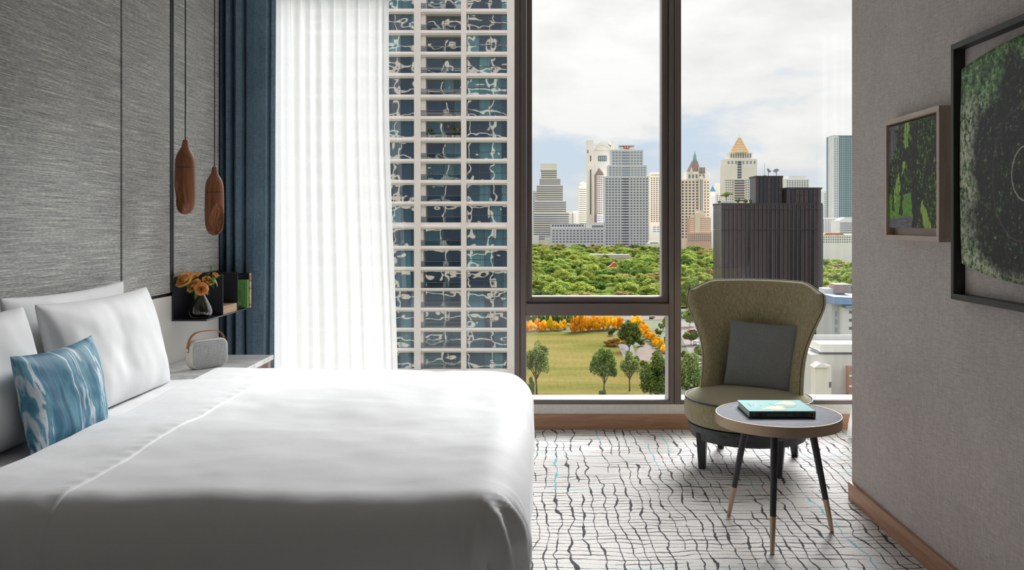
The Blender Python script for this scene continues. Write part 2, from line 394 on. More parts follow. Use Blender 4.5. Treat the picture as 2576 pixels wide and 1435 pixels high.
struct(MB().box(XR, 2.75, YB, YR, 0, ZC).build('wall_right', LINEN))
struct(MB().box(2.60, 2.75, YR, 5.95, 0, ZC).build('wall_right_return', LINEN_P))
br = struct(MB().box(XR-0.018, XR, YB, YR+0.004, 0, 0.084).build('baseboard_right', W_base_y, bevel=0.0015, seg=1))
struct(MB().box(-2.30, 2.60, YW, 5.95, 0, 0.161).build('wall_back', LINEN_P))
struct(MB().box(-2.30, 2.60, YW-0.016, YW, 0, 0.097).build('baseboard_back', W_base, bevel=0.0015, seg=1))

# windows
YG = 5.866
Z0, ZT = 0.187, 2.96
def bar(x0, x1, y0, y1, z0, z1, name, mat, par, bv=0.0015):
    return MB().box(x0, x1, y0, y1, z0, z1).build(name, mat, par, bevel=bv, seg=1)
def pane(x0, x1, z0, z1, par): return MB().box(x0, x1, YG, YG+0.006, z0, z1).build('pane', GLASS, par)
wA = struct(thing('window_1', None, None, (-1.2, YW, 0.161)))
bar(-2.30, -0.171, YW, 5.90, 0.161, Z0, 'bottom_rail', FRAMEM, wA); bar(-2.30, -0.171, YW, 5.90, ZT, ZC, 'head_rail', FRAMEM, wA)
bar(-2.30, -2.20, YW, 5.90, Z0, ZT, 'jamb', FRAMEM, wA)
pane(-2.20, -0.171, Z0, ZT, wA); bar(-2.20, -0.171, 5.722, 5.86, Z0, Z0+0.004, 'sill_liner', REVEAL, wA, 0)
wB = struct(thing('window_2', None, None, (0.37, YW, 0.161)))
bar(-0.171, -0.136, YW, 5.90, 0.161, ZC, 'jamb', FRAMEM, wB); bar(-0.133, -0.096, YW+0.003, 5.90, 0.161, ZC, 'jamb', FRAMEM, wB)
bar(-0.096, 0.841, YW, 5.90, 0.161, Z0, 'bottom_rail', FRAMEM, wB); bar(-0.096, 0.841, YW, 5.90, ZT, ZC, 'head_rail', FRAMEM, wB)
bar(-0.096, 0.841, YW+0.004, 5.90, 0.740, 0.818, 'transom', FRAMEM, wB)
sa = MB().box(-0.093, -0.057, 5.755, 5.885, 0.820, ZT).build('sash', SASHM, wB, bevel=0.002, seg=1)
bar(0.800, 0.838, 5.755, 5.885, 0.820, ZT, 'sash_stile', SASHM, sa); bar(-0.057, 0.800, 5.755, 5.885, 0.820, 0.858, 'sash_rail', SASHM, sa)
bar(-0.057, 0.800, 5.755, 5.885, 2.92, ZT, 'sash_rail', SASHM, sa)
bar(-0.057, 0.800, 5.772, 5.862, 0.858, 0.861, 'sash_liner', REVEAL, sa, 0); bar(0.797, 0.800, 5.772, 5.862, 0.861, 2.92, 'sash_liner', REVEAL, sa, 0)
pane(-0.057, 0.800, 0.858, 2.92, wB); pane(-0.096, 0.838, Z0, 0.740, wB)
bar(-0.096, 0.836, 5.722, 5.86, Z0, Z0+0.004, 'sill_liner', REVEAL, wB, 0); bar(0.834, 0.838, 5.722, 5.86, Z0+0.004, 0.740, 'side_liner', REVEAL, wB, 0)
wC = struct(thing('window_3', None, None, (1.7, YW, 0.161)))
bar(0.841, 0.871, YW, 5.90, 0.161, ZC, 'jamb', FRAMEM, wC); bar(0.874, 0.918, YW+0.003, 5.90, 0.161, ZC, 'jamb', FRAMEM, wC)
bar(0.918, 2.60, YW, 5.90, 0.161, Z0, 'bottom_rail', FRAMEM, wC); bar(0.918, 2.60, YW, 5.90, ZT, ZC, 'head_rail', FRAMEM, wC)
bar(2.48, 2.60, YW, 5.90, Z0, ZT, 'jamb', FRAMEM, wC)
pane(0.918, 2.48, Z0, ZT, wC); bar(0.918, 2.48, 5.722, 5.86, Z0, Z0+0.004, 'sill_liner', REVEAL, wC, 0)

# ------------------------------------------------------------------ bed
def smooth(a, b, x):
    q = max(0.0, min(1.0, (x-a)/(b-a))); return q*q*(3-2*q)
def fbm(p, sc, seed=0.0):
    return mnoise.fractal(Vector(p)*sc+Vector((seed, seed*1.7, seed*0.3)), 1.0, 2.0, 3)
bed = thing('bed', 'wide bed with upholstered base and white fitted sheet under the duvet', 'bed', (-0.98, 3.15, 0))
MB().box(-1.95, -0.10, 2.20, 4.10, 0.08, 0.34).build('base', LINEN, bed, bevel=0.02)
for sx in (-1.85, -0.25):
    for sy in (2.32, 3.98): MB().lathe([(0.022, 0.0), (0.03, 0.085)], 16, (sx, sy, 0)).build('foot', W_leg, bed)
def rbox(x0, x1, y0, y1, z0, z1, r, step, faces, disp=None):
    """rounded-box shell; faces: which sides to make"""
    mb = MB(); c0 = Vector((x0+r, y0+r, z0+r)); c1 = Vector((x1-r, y1-r, z1-r))
    def rnd(p):
        q = Vector((min(max(p[i], c0[i]), c1[i]) for i in range(3))); d = Vector(p)-q
        if d.length > 1e-9: p2 = q+d.normalized()*r; nn = d.normalized()
        else: p2 = Vector(p); nn = Vector((0, 0, 1))
        return disp(p2, nn) if disp else p2
    def patch(o, a, b):
        na = max(2, int(a.length/step)+1); nb = max(2, int(b.length/step)+1)
        mb.grid(lambda u, v: tuple(rnd(o+a*u+b*v)), na, nb)
    X, Y, Z = Vector((x1-x0, 0, 0)), Vector((0, y1-y0, 0)), Vector((0, 0, z1-z0)); O = Vector((x0, y0, z0))
    if 't' in faces: patch(O+Z, X, Y)
    if 'b' in faces: patch(O, X, Y)
    if 'n' in faces: patch(O, X, Z)
    if 'f' in faces: patch(O+Y, X, Z)
    if 'l' in faces: patch(O, Y, Z)
    if 'r' in faces: patch(O+X, Y, Z)
    return mb
def weld(o, d=0.0005):
    bm = bmesh.new(); bm.from_mesh(o.data); bmesh.ops.remove_doubles(bm, verts=bm.verts, dist=d)
    bmesh.ops.recalc_face_normals(bm, faces=bm.faces); bm.to_mesh(o.data); bm.free()
    o.data.polygons.foreach_set('use_smooth', [True]*len(o.data.polygons)); return o
def sheet_disp(p, n):
    return p+n*(0.006*fbm(p, 3.0, 4.0)+0.004*fbm(p, 9.0, 2.0))
weld(rbox(-1.955, -0.10, 2.19, 4.12, 0.30, 0.622, 0.07, 0.03, 'tbnflr', sheet_disp).build('mattress', COTTON, bed, smooth=True))
def duvet_disp(p, n, extra=0.0):
    q = Vector(p); top = smooth(0.5, 0.95, n.z); side = 1-top
    # the cloth puffs on top, hangs in shallow vertical folds on the sides
    h = 0.010*fbm(p, 2.2, 1.0)*top+0.003*fbm(p, 7.0, 3.0)
    low = smooth(0.62, 0.25, p.z)
    h += side*low*0.012*math.sin(p.x*15+3*fbm(p, 1.5, 2.0))*(1 if abs(n.y) > 0.5 else 0)
    h += side*low*0.010*math.sin(p.y*14+1.0)*(1 if n.x > 0.5 else 0)
    # gathered fold at the near foot corner
    d = math.hypot(p.x+0.06, p.y-2.14); ang = math.atan2(p.y-2.30, p.x+0.22)
    if d < 0.30:
        w = smooth(0.30, 0.03, d)
        fold = smooth(0.58, 0.50, p.z)
        h += w*(0.012*math.sin(ang*16+p.z*6)+0.006*fbm(p, 22.0, 7.0))*smooth(0.68, 0.60, p.z)
        h += -0.030*math.exp(-((ang+1.02)/0.07)**2)*fold*w
        h += 0.020*math.exp(-((ang+0.88)/0.09)**2)*fold*w
    q = q+n*(h+extra)
    # lower towards the far foot corner, softly pressed edges
    q.z -= 0.020*smooth(-0.35, -0.03, p.x)*smooth(3.6, 4.2, p.y)
    return q
DX0, DX1, DY0, DY1, DZ = -1.55, -0.035, 2.11, 4.205, 0.662
dv = weld(rbox(DX0, DX1+0.0, DY0, DY1, 0.20, DZ, 0.135, 0.019, 'tnfr', duvet_disp).build('duvet', COTTON, smooth=True))
# straight, slightly rolled head edge: keep the shell open there and close it with a rounded lip
tag(dv, 'plump white cotton duvet covering the bed and hanging over its sides', 'duvet')
def strip(x0, x1, off, name, par, r=0.135, thick=0.010):
    """a band of cloth that follows the duvet section from the near side over the top to the far side"""
    def sec(tt):
        pts = []
        L1 = DZ-r-0.20; L2 = r*math.pi/2; L3 = DY1-DY0-2*r; tot = 2*L1+2*L2+L3; s = tt*tot
        if s < L1: return (DY0, 0.20+s), (-1, 0)
        s -= L1
        if s < L2:
            a = s/r; return (DY0+r-r*math.cos(a), DZ-r+r*math.sin(a)), (-math.cos(a), math.sin(a))
        s -= L2
        if s < L3: return (DY0+r+s, DZ), (0, 1)
        s -= L3
        if s < L2:
            a = s/r; return (DY1-r+r*math.sin(a), DZ-r+r*math.cos(a)), (math.sin(a), math.cos(a))
        s -= L2; return (DY1, DZ-r-s), (1, 0)
    nu, nv = 60, 170
    def fn(u, v):
        (y, z), (ny, nz) = sec(v)
        x = x0+(x1-x0)*u+0.006*fbm((0, y*3, z*3), 1.0, 5.0)*smooth(0.5, 1.0, u)
        n = Vector((0, ny, nz)); p = Vector((x, y, z))
        edge = min(u, 1-u)*(x1-x0)
        e = off*math.sqrt(max(0.0, 1-(1-min(1, edge/0.008))**2)) if off else 0
        e -= 0.0015*smooth(0.004, 0.0, edge)
        if u < 0.5: lip = smooth(0.05, 0.0, u*(x1-x0)); e -= lip*0.040
        q = duvet_disp(p, n, e+0.001)
        pk = smooth(0.80, 1.0, u)*0.0025*math.sin(y*95+4*fbm((y, z, 0), 4.0))*smooth(0.0, 0.02, edge)
        return tuple(q+n*pk)
    o = MB().grid(fn, nu, nv).build(name, COTTON, par, smooth=True)
    return o
fb = strip(DX0-0.004, -1.20, 0.0035, 'folded_border', dv)

def pillow(name, label, cat, w, h, tk, loc, yaw, lean, mat, seed, pinch=0.05, roll=0.0, group=None, flange=0.0, n=36, wr=1.0):
    """cushion standing on its long edge: width along local x, height z, face towards local -y"""
    mb = MB()
    def side(sg):
        def fn(u, v):
            a, b = 2*u-1, 2*v-1
            e = max(0.0, (1-abs(a)**2.6)*(1-abs(b)**2.6))**0.55
            x = w/2*a*(1-pinch*(1-b*b)*abs(a)**1.5); z = h/2*b*(1-pinch*(1.3 if b > 0 else 0.15)*(1-a*a)*abs(b)**1.5)
            q = Vector((x, 0, z)); f = fbm((x, sg, z), 5.0, seed)*0.018*wr+fbm((x, sg, z), 13.0, seed+3)*0.005*wr
            # creases running in from the corners
            cr = 0.0
            for cx, cz in ((-1, 1), (1, 1), (-1, -1), (1, -1)):
                dx, dz = a-cx, b-cz; dd = math.hypot(dx, dz); an = math.atan2(dz*-cz, dx*-cx)
                cr += smooth(0.75, 0.1, dd)*math.sin(an*9+seed+cx)*0.007*wr
            y = sg*(tk/2*e+(f+cr)*e)
            return (x, y, z+0.0)
        return fn
    nv = max(12, int(n*h/w)); mb.grid(side(-1), n, nv); mb.grid(side(1), n, nv)
    o = weld(mb.build(name, mat, local=True, smooth=True), 0.0004)
    me = o.data; me.transform(Matrix.Translation((0, 0, h/2)))
    R = Matrix.Rotation(yaw, 4, 'Z') @ Matrix.Rotation(lean, 4, 'X') @ Matrix.Rotation(roll, 4, 'Y')
    o.matrix_world = Matrix.Translation(loc) @ R
    md = o.modifiers.new('sub', 'SUBSURF'); md.levels = 1; md.render_levels = 1
    tag(o, label, cat, group); return o
R90 = math.pi/2
pillow('pillow', 'large white pillow against the wall, behind the front pillow nearer the nightstand', 'pillow', 0.94, 0.475, 0.105, (-1.902, 3.55, 0.617), R90, -0.02, COTTON, 1.3, 0.06, group='white bed pillows')
pillow('pillow', 'large white pillow standing in front, nearer the nightstand, behind the teal cushion', 'pillow', 0.90, 0.465, 0.175, (-1.680, 3.535, 0.617), R90, -0.25, COTTON, 2.1, 0.06, group='white bed pillows')
pillow('pillow', 'large white pillow standing in front, farther from the nightstand, beside the teal cushion', 'pillow', 0.92, 0.465, 0.175, (-1.690, 2.605, 0.617), R90+0.01, -0.25, COTTON, 5.7, 0.06, group='white bed pillows')
pillow('throw_cushion', 'teal and white agate-print satin lumbar cushion leaning on the white pillows', 'cushion', 0.53, 0.335, 0.105, (-1.562, 2.93, 0.617), R90+0.03, -0.20, TEAL, 8.2, 0.09, wr=0.9, n=44)

# ------------------------------------------------------------------ nightstand and what stands on it
NZ = 0.596
ns = thing('nightstand', 'bedside table with white marble top and mauve body', 'nightstand', (-1.745, 4.69, 0))
MB().box(-1.965, -1.52, 4.30, 4.985, NZ-0.028, NZ).build('top', MARBLE, ns, bevel=0.006, seg=3)
MB().box(-1.965, -1.575, 4.33, 4.955, 0.10, NZ-0.028).build('body', MAUVE, ns, bevel=0.002)
MB().box(-1.575, -1.535, 4.93, 4.972, 0.0, NZ-0.028).build('leg', MAUVE_L, ns, bevel=0.002)
MB().box(-1.575, -1.535, 4.312, 4.352, 0.0, NZ-0.028).build('leg', MAUVE_L, ns, bevel=0.002)
MB().box(-1.955, -1.915, 4.93, 4.972, 0.0, 0.10).build('leg', MAUVE_L, ns, bevel=0.002)
MB().box(-1.955, -1.915, 4.312, 4.352, 0.0, 0.10).build('leg', MAUVE_L, ns, bevel=0.002)
for z0, z1 in ((0.115, 0.335), (0.345, 0.555)):
    dr = MB().box(-1.577, -1.560, 4.358, 4.925, z0, z1).build('drawer', MAUVE_L, ns, bevel=0.002)
    MB().box(-1.560, -1.548, 4.58, 4.70, z1-0.03, z1-0.02).build('pull', BRASS2, dr)
# portable speaker
def rrect(w, h, r, n=8):
    pts = []
    for cx, cz, a0 in ((w/2-r, h/2-r, 0), (-w/2+r, h/2-r, 1), (-w/2+r, -h/2+r, 2), (w/2-r, -h/2+r, 3)):
        for k in range(n+1):
            a = (a0+k/n)*math.pi/2; pts.append((cx+r*math.cos(a), cz+r*math.sin(a)))
    return pts
def loft(rings):
    mb = MB(); n = len(rings[0]); vs = [p for r in rings for p in r]; fs = []
    for k in range(len(rings)-1):
        for i in range(n): fs.append((k*n+i, k*n+(i+1) % n, (k+1)*n+(i+1) % n, (k+1)*n+i))
    fs.append(tuple(range(n))[::-1]); fs.append(tuple((len(rings)-1)*n+i for i in range(n)))
    return mb.add(vs, fs)
sw, sh, sd = 0.212, 0.150, 0.062
sp = thing('portable_speaker', 'small white and grey portable speaker with tan leather handle on the nightstand', 'speaker', (-1.735, 4.545, NZ), math.atan2(0.80, 0.60))
def ring(y, ins, r): return [(px, y, pz+sh/2) for px, pz in rrect(sw-2*ins, sh-2*ins, max(0.01, r-ins))]
loft([ring(sd/2, 0.010, 0.042), ring(sd/2-0.006, 0.003, 0.042), ring(sd/2-0.014, 0, 0.042), ring(-sd/2+0.010, 0, 0.042), ring(-sd/2+0.003, 0.0015, 0.042), ring(-sd/2, 0.005, 0.042)]).build('shell', SPKW, sp, local=True, auto=40)
gr = loft([ring(-sd/2+0.004, 0.006, 0.042), ring(-sd/2-0.003, 0.008, 0.042), ring(-sd/2-0.0065, 0.016, 0.042), ring(-sd/2-0.008, 0.030, 0.045)]).build('grille', SPKC, sp, local=True, auto=60)
for k in range(2):
    zc = 0.046+0.026*k
    MB().tube([(0.078+0.0075*math.cos(a), -sd/2-0.0072, zc+0.0075*math.sin(a)) for a in [i*math.pi/8 for i in range(16)]], 0.0007, 6, True).build('button_ring', SPKW, gr, local=True)
    s = 1 if k else -1
    MB().tube([(0.0745, -sd/2-0.008, zc-s*0.0015), (0.078, -sd/2-0.008, zc+s*0.002), (0.0815, -sd/2-0.008, zc-s*0.0015)], 0.0006, 6).build('button_arrow', SPKW, gr, local=True)
# handle: a flat leather strap arching over the top
mb = MB(); N = 30; pts = []
for i in range(N+1):
    a = math.pi*i/N
    pts.append((-(sw/2+0.004)*math.copysign(abs(math.cos(a))**0.55, math.cos(a)), 0.092+0.100*math.sin(a)**0.85))
vs = []; fs = []
for i, (hx, hz) in enumerate(pts):
    hw = 0.0085 if 3 < i < N-3 else 0.0095; hx2 = hx*0.985; hz2 = hz-0.0030
    vs += [(hx, -hw, hz), (hx, hw, hz), (hx2, hw, hz2), (hx2, -hw, hz2)]
for i in range(N):
    for k in range(4): fs.append((i*4+k, i*4+(k+1) % 4, i*4+4+(k+1) % 4, i*4+4+k))
fs += [(0, 1, 2, 3), tuple(N*4+k for k in (3, 2, 1, 0))]
mb.add(vs, fs); hd = mb.build('handle', LEATHER, sp, local=True, auto=50)
for s in (-1, 1):
    mb = MB().lathe([(0.0085, 0), (0.0085, 0.003), (0.006, 0.0045)], 20)
    M = Matrix.Translation((s*(sw/2+0.002), 0, 0.100)) @ Matrix.Rotation(s*R90, 4, 'Y')
    mb.v = [tuple(M @ Vector(p)) for p in mb.v]; mb.build('stud', SPKW, hd, local=True, auto=40)
# ------------------------------------------------------------------ wall shelf
SX0, SX1 = XL+0.001, -1.783; SZ = 0.822; SZT = 1.057; SY0, SY1 = 4.668, 5.375
sf = thing('floating_shelf', 'black folded-metal open shelf with two dividers on the wall above the nightstand', 'shelf', (XL, 5.02, SZ))
MB().box(SX0, SX1, SY0, SY1, SZ, SZ+0.008).build('bottom_plate', SHELFM, sf, bevel=0.001, seg=1)
MB().box(SX0, SX0+0.007, SY0, YE, SZ+0.008, SZT).build('back_plate', SHELFM, sf, bevel=0.001, seg=1)
for yy in (4.909, 5.147): MB().box(SX0+0.007, SX1, yy, yy+0.006, SZ+0.008, SZT).build('divider', SHELFM, sf, bevel=0.001, seg=1)
ob = MB().box(SX0+0.012, SX1-0.003, 4.917, 5.143, SZ+0.008, SZ+0.055).build('oak_box', W_oak, bevel=0.0015, seg=1)
tag(ob, 'low pale oak block lying between the two dividers of the black shelf', 'box')
GRN = plain('green_cloth_cover', S(116, 176, 90), 0.6, 0, 0.08, 40); GRN_D = plain('green_print', S(62, 118, 46), 0.6)
NAVY = plain('navy_cover', S(22, 28, 44), 0.5); NAVY_L = plain('navy_print', S(52, 60, 82), 0.5)
m, t = newmat('tan_spine'); o = t.pos(); f = t.noise(t.map(o, (20, 20, 60)), 1.0, 4.0, 0.6)
t.pbr(t.ramp(f, [(0.4, S(150, 104, 78)), (0.6, S(224, 196, 168))]), 0.6); TANS = m
LABEL = plain('white_label', S(214, 214, 210), 0.7); INKM = plain('ink_print', S(40, 40, 44), 0.7)
def upright_book(name, label, x0, x1, y0, y1, z0, h, cover, spine):
    b = thing(name, label, 'book', ((x0+x1)/2, (y0+y1)/2, z0))
    MB().box(x0+0.003, x1-0.004, y0+0.003, y1-0.003, z0+0.004, z0+h-0.004).build('pages', PAPER, b)
    c = MB().box(x0, x1-0.003, y0, y0+0.003, z0, z0+h).build('cover', cover, b, bevel=0.0006, seg=1)
    MB().box(x0, x1-0.003, y1-0.003, y1, z0, z0+h).build('cover', cover, b, bevel=0.0006, seg=1)
    MB().box(x1-0.003, x1, y0, y1, z0, z0+h).build('spine', spine, b, bevel=0.0010, seg=2)
    return b, c
zb = SZ+0.008
gb, gc = upright_book('upright_book', 'bright green hardback standing in the shelf with a white barcode label', SX0+0.05, -1.776, 5.298, 5.322, zb, 0.173, GRN, GRN)
nb, nc = upright_book('upright_book', 'taller navy book with tan spine standing behind the green hardback', SX0+0.02, -1.772, 5.324, 5.360, zb, 0.210, NAVY, TANS)
yy = 5.2975
MB().box(-1.868, -1.818, yy-0.0006, yy, zb+0.018, zb+0.037).build('barcode_label', LABEL, gc)
for k in range(7): MB().box(-1.864+0.0058*k, -1.8615+0.0058*k+0.001*(k % 2), yy-0.0012, yy-0.0006, zb+0.022, zb+0.032).build('barcode_bar', INKM, gc)
MB().tube([(-1.865, yy, zb+0.055), (-1.865, yy, zb+0.150), (-1.800, yy, zb+0.150), (-1.793, yy, zb+0.140), (-1.793, yy, zb+0.030), (-1.800, yy, zb+0.016)], 0.0009, 6).build('printed_border', GRN_D, gc)
for k in range(9): MB().box(-1.858, -1.808-0.004*(k % 3), yy-0.0004, yy+0.0004, zb+0.062+0.0055*k, zb+0.0635+0.0055*k).build('printed_line', GRN_D, gc)
text_mesh('printed_letter', 'N', 0.026, GRN_D, gc, Matrix.Translation(Vector((-1.848, yy, zb+0.134))-gb.location) @ Matrix.Rotation(R90, 4, 'X'))
MB().box(-1.866, -1.812, 5.3230, 5.3240, zb+0.180, zb+0.200).build('printed_panel', NAVY_L, nc)
# vase with roses
m, t = newmat('smoked_glass')
tr = t.n('ShaderNodeBsdfTransparent', None, {0: (0.87, 0.84, 0.87, 1)}).outputs[0]
gl = t.n('ShaderNodeBsdfGlossy', None, {'Color': (1, 1, 1, 1), 'Roughness': 0.02}).outputs[0]
fr = t.n('ShaderNodeFresnel', None, {'IOR': 1.5}).outputs[0]
t.out(t.n('ShaderNodeMixShader', None, {0: t.m('MULTIPLY', fr, 0.7), 1: tr, 2: gl}).outputs[0]); SMOKE = m
m, t = newmat('vase_water')
tr = t.n('ShaderNodeBsdfTransparent', None, {0: (0.62, 0.57, 0.62, 1)}).outputs[0]
gl = t.n('ShaderNodeBsdfGlossy', None, {'Color': (1, 1, 1, 1), 'Roughness': 0.02}).outputs[0]
t.out(t.n('ShaderNodeMixShader', None, {0: 0.04, 1: tr, 2: gl}).outputs[0]); WATER = m
VB = Vector((-1.848, 4.757, zb))
prof = [(0.030, 0.0), (0.050, 0.006), (0.060, 0.022), (0.0615, 0.038), (0.056, 0.060), (0.042, 0.090), (0.028, 0.116), (0.0205, 0.135), (0.0215, 0.150), (0.0235, 0.156)]
va = thing('vase', 'teardrop smoked-glass vase on the black shelf', 'vase', VB)
inner = [(r-0.003, z+0.003) for r, z in prof[1:]]
MB().lathe(prof+[(0.0215, 0.156)]+inner[::-1], 48, VB).build('glass', SMOKE, va, auto=60)
MB().lathe([(0.026, 0.006), (0.050, 0.012), (0.0570, 0.026), (0.0575, 0.040), (0.0535, 0.058)], 40, VB).build('water', WATER, va, auto=60)
STEMM = plain('rose_stem', S(104, 122, 44), 0.5); LEAFM = plain('rose_leaf', S(86, 146, 66), 0.45, 0, 0.25, 60)
m, t = newmat('apricot_petal'); o = t.obj(); oi = t.n('ShaderNodeObjectInfo').outputs['Random']
g = t.noise(o, 45.0, 3.0)
c = t.ramp(g, [(0.3, S(255, 180, 100)), (0.55, S(255, 218, 146)), (0.75, S(255, 240, 190))])
c = t.mix(t.m('MULTIPLY', oi, 0.45), c, S(255, 170, 112))
dif = t.n('ShaderNodeBsdfDiffuse', None, {0: c}).outputs[0]; trl = t.n('ShaderNodeBsdfTranslucent', None, {0: c}).outputs[0]
t.out(t.n('ShaderNodeMixShader', None, {0: 0.45, 1: dif, 2: trl}).outputs[0]); PETAL = m
def bloom_mesh(seed, R, openn):
    """cupped petals in three whorls around a tight centre"""
    rnd = random.Random(seed); mb = MB()
    for w, (n, rad, tilt, hgt) in enumerate(((4, 0.30, 0.05, 0.80), (5, 0.55, 0.22, 0.88), (6, 0.82, 0.50*openn, 0.92), (5, 1.0, 0.95*openn, 0.80))):
        for k in range(n):
            a0 = 2*math.pi*(k+0.4*w)/n+rnd.uniform(-0.15, 0.15); wd = 2*math.pi/n*0.74; tl = tilt+rnd.uniform(-0.12, 0.12); hg = R*hgt*rnd.uniform(0.85, 1.1)
            def fn(u, v, a0=a0, wd=wd, tl=tl, hg=hg, rad=rad):
                s = 2*u-1; prof = math.sin(math.pi*(0.12+0.62*v))            # cup section
                a = a0+s*wd*(0.35+0.65*math.sin(math.pi*min(1, v*0.72+0.12)))
                r = R*rad*(0.30+0.62*prof)+R*tl*v*v*0.9
                z = hg*v*(1-0.16*s*s*v)*math.cos(tl*0.7)-0.25*R*tl*v**3
                r += 0.02*R*math.sin(7*s+seed)
                return (r*math.cos(a), r*math.sin(a), z*1.35)
            mb.grid(fn, 7, 6)
    return mb
def leaf(mb, base, d, L, w, rnd):
    d = d.normalized(); s = d.cross(Vector((0.2, 0.1, 1))).normalized(); up = s.cross(d)
    pts = []
    for k in range(5):
        q = k/4; ww = w*math.sin(math.pi*min(0.97, q*0.92+0.06)); c = base+d*L*q-Vector((0, 0, 1))*L*0.25*q*q
        pts += [c-s*ww+up*ww*0.3, c, c+s*ww+up*ww*0.3]
    fs = []
    for k in range(4):
        for j in range(2): fs.append((k*3+j, k*3+j+1, k*3+j+4, k*3+j+3))
    mb.add([Vector((max(q.x, XL+0.012), q.y, q.z)) for q in pts], fs)      # leaves bend along the shelf back, not through it
NECK = VB+Vector((0, 0, 0.160)); YV = VB.y
ROSES = [ (462, 697, 19, 0.98, 'largest, leaning far out over the shelf end'), (489, 689, 17, 0.75, 'half open, at the back of the bunch'), (487, 714, 16, 1.0, 'wide open in the middle of the bunch'),
          (507, 724, 15, 0.8, 'lowest, drooping over the vase neck'), (524, 703, 15, 0.7, 'tightly cupped beside the divider side'), (541, 690, 9.5, 0.35, 'small closed bud held highest') ]
for i, (px, py, rp, op, wh) in enumerate(ROSES):
    rnd = random.Random(40+i); depth = YV+(-0.05, 0.04, -0.018, -0.062, 0.012, 0.03)[i]
    head = P(px, py+rp*0.25, depth); R = 0.80*rp*depth/F
    foot = VB+Vector((0.030*math.cos(i*1.3+0.5), 0.030*math.sin(i*1.3+0.5), 0.012))*(1.0); nk = NECK+Vector((0.010*math.cos(i*1.1+3.6), 0.010*math.sin(i*1.1+3.6), 0))
    q = thing('rose', 'apricot garden rose, '+wh, 'flower', VB+Vector((0, 0, 0.01)), 0, 'apricot roses in the smoked vase')
    axis = (head-nk).normalized(); axis = (axis+Vector((0.25, -0.75, 0.45))).normalized()
    b = bloom_mesh(i+1, R, op); M = Matrix.Translation(head-axis*R*0.55) @ axis.to_track_quat('Z', 'Y').to_matrix().to_4x4()
    b.v = [tuple(M @ Vector(p)) for p in b.v]; b.build('bloom', PETAL, q, smooth=True)
    base = head-axis*R*0.5; mid = nk.lerp(base, 0.5)+Vector((0, 0, 0.012))
    st = [foot, Vector(((foot.x+nk.x)/2, (foot.y+nk.y)/2, VB.z+0.085)), nk, mid, base]
    MB().tube(st, 0.0019, 7).build('stem', STEMM, q, smooth=True)
    mb = MB().lathe([(0.002, -0.006), (R*0.28, 0.002), (R*0.34, 0.006)], 10); mb.v = [tuple(Matrix.Translation(base) @ axis.to_track_quat('Z', 'Y').to_matrix().to_4x4() @ Vector(p)) for p in mb.v]
    mb.build('calyx', LEAFM, q, smooth=True)
    for k in range(8):
        mb = MB(); pp = nk.lerp(base, 0.2+0.11*k+0.05*rnd.random())
        leaf(mb, pp, Vector((rnd.uniform(-1, 1), rnd.uniform(-1, 0.6), rnd.uniform(-0.5, 0.7))), rnd.uniform(0.030, 0.052), rnd.uniform(0.008, 0.014), rnd); mb.build('leaf', LEAFM, q, smooth=True)
sprig = thing('leafy_sprig', 'thin green rose sprig with a tiny bud rising from the smoked vase', 'flower', VB+Vector((0, 0, 0.01)))
for j, (px, py) in enumerate(((533, 674), (558, 691))):
    tip = P(px, py, YV); MB().tube([NECK, NECK.lerp(tip, 0.5)+Vector((0, 0, 0.008)), tip], [0.0016, 0.0014, 0.001], 6).build('stem', STEMM, sprig, smooth=True)
    rnd = random.Random(j+9)
    for k in range(9):
        mb = MB(); leaf(mb, NECK.lerp(tip, 0.4+0.065*k), Vector((rnd.uniform(-0.4, 1), rnd.uniform(-0.8, 0.8), rnd.uniform(0, 0.9))), 0.022, 0.006, rnd); mb.build('leaf', LEAFM, sprig, smooth=True)
MB().lathe([(0.001, 0), (0.005, 0.006), (0.004, 0.014), (0.001, 0.020)], 10, P(533, 677, YV)).build('bud', LEAFM, sprig, smooth=True)
mb = MB(); leaf(mb, NECK+Vector((-0.005, -0.022, 0.0)), Vector((-0.25, -0.3, -1)), 0.05, 0.012, random.Random(2)); mb.build('leaf', LEAFM, sprig, smooth=True)

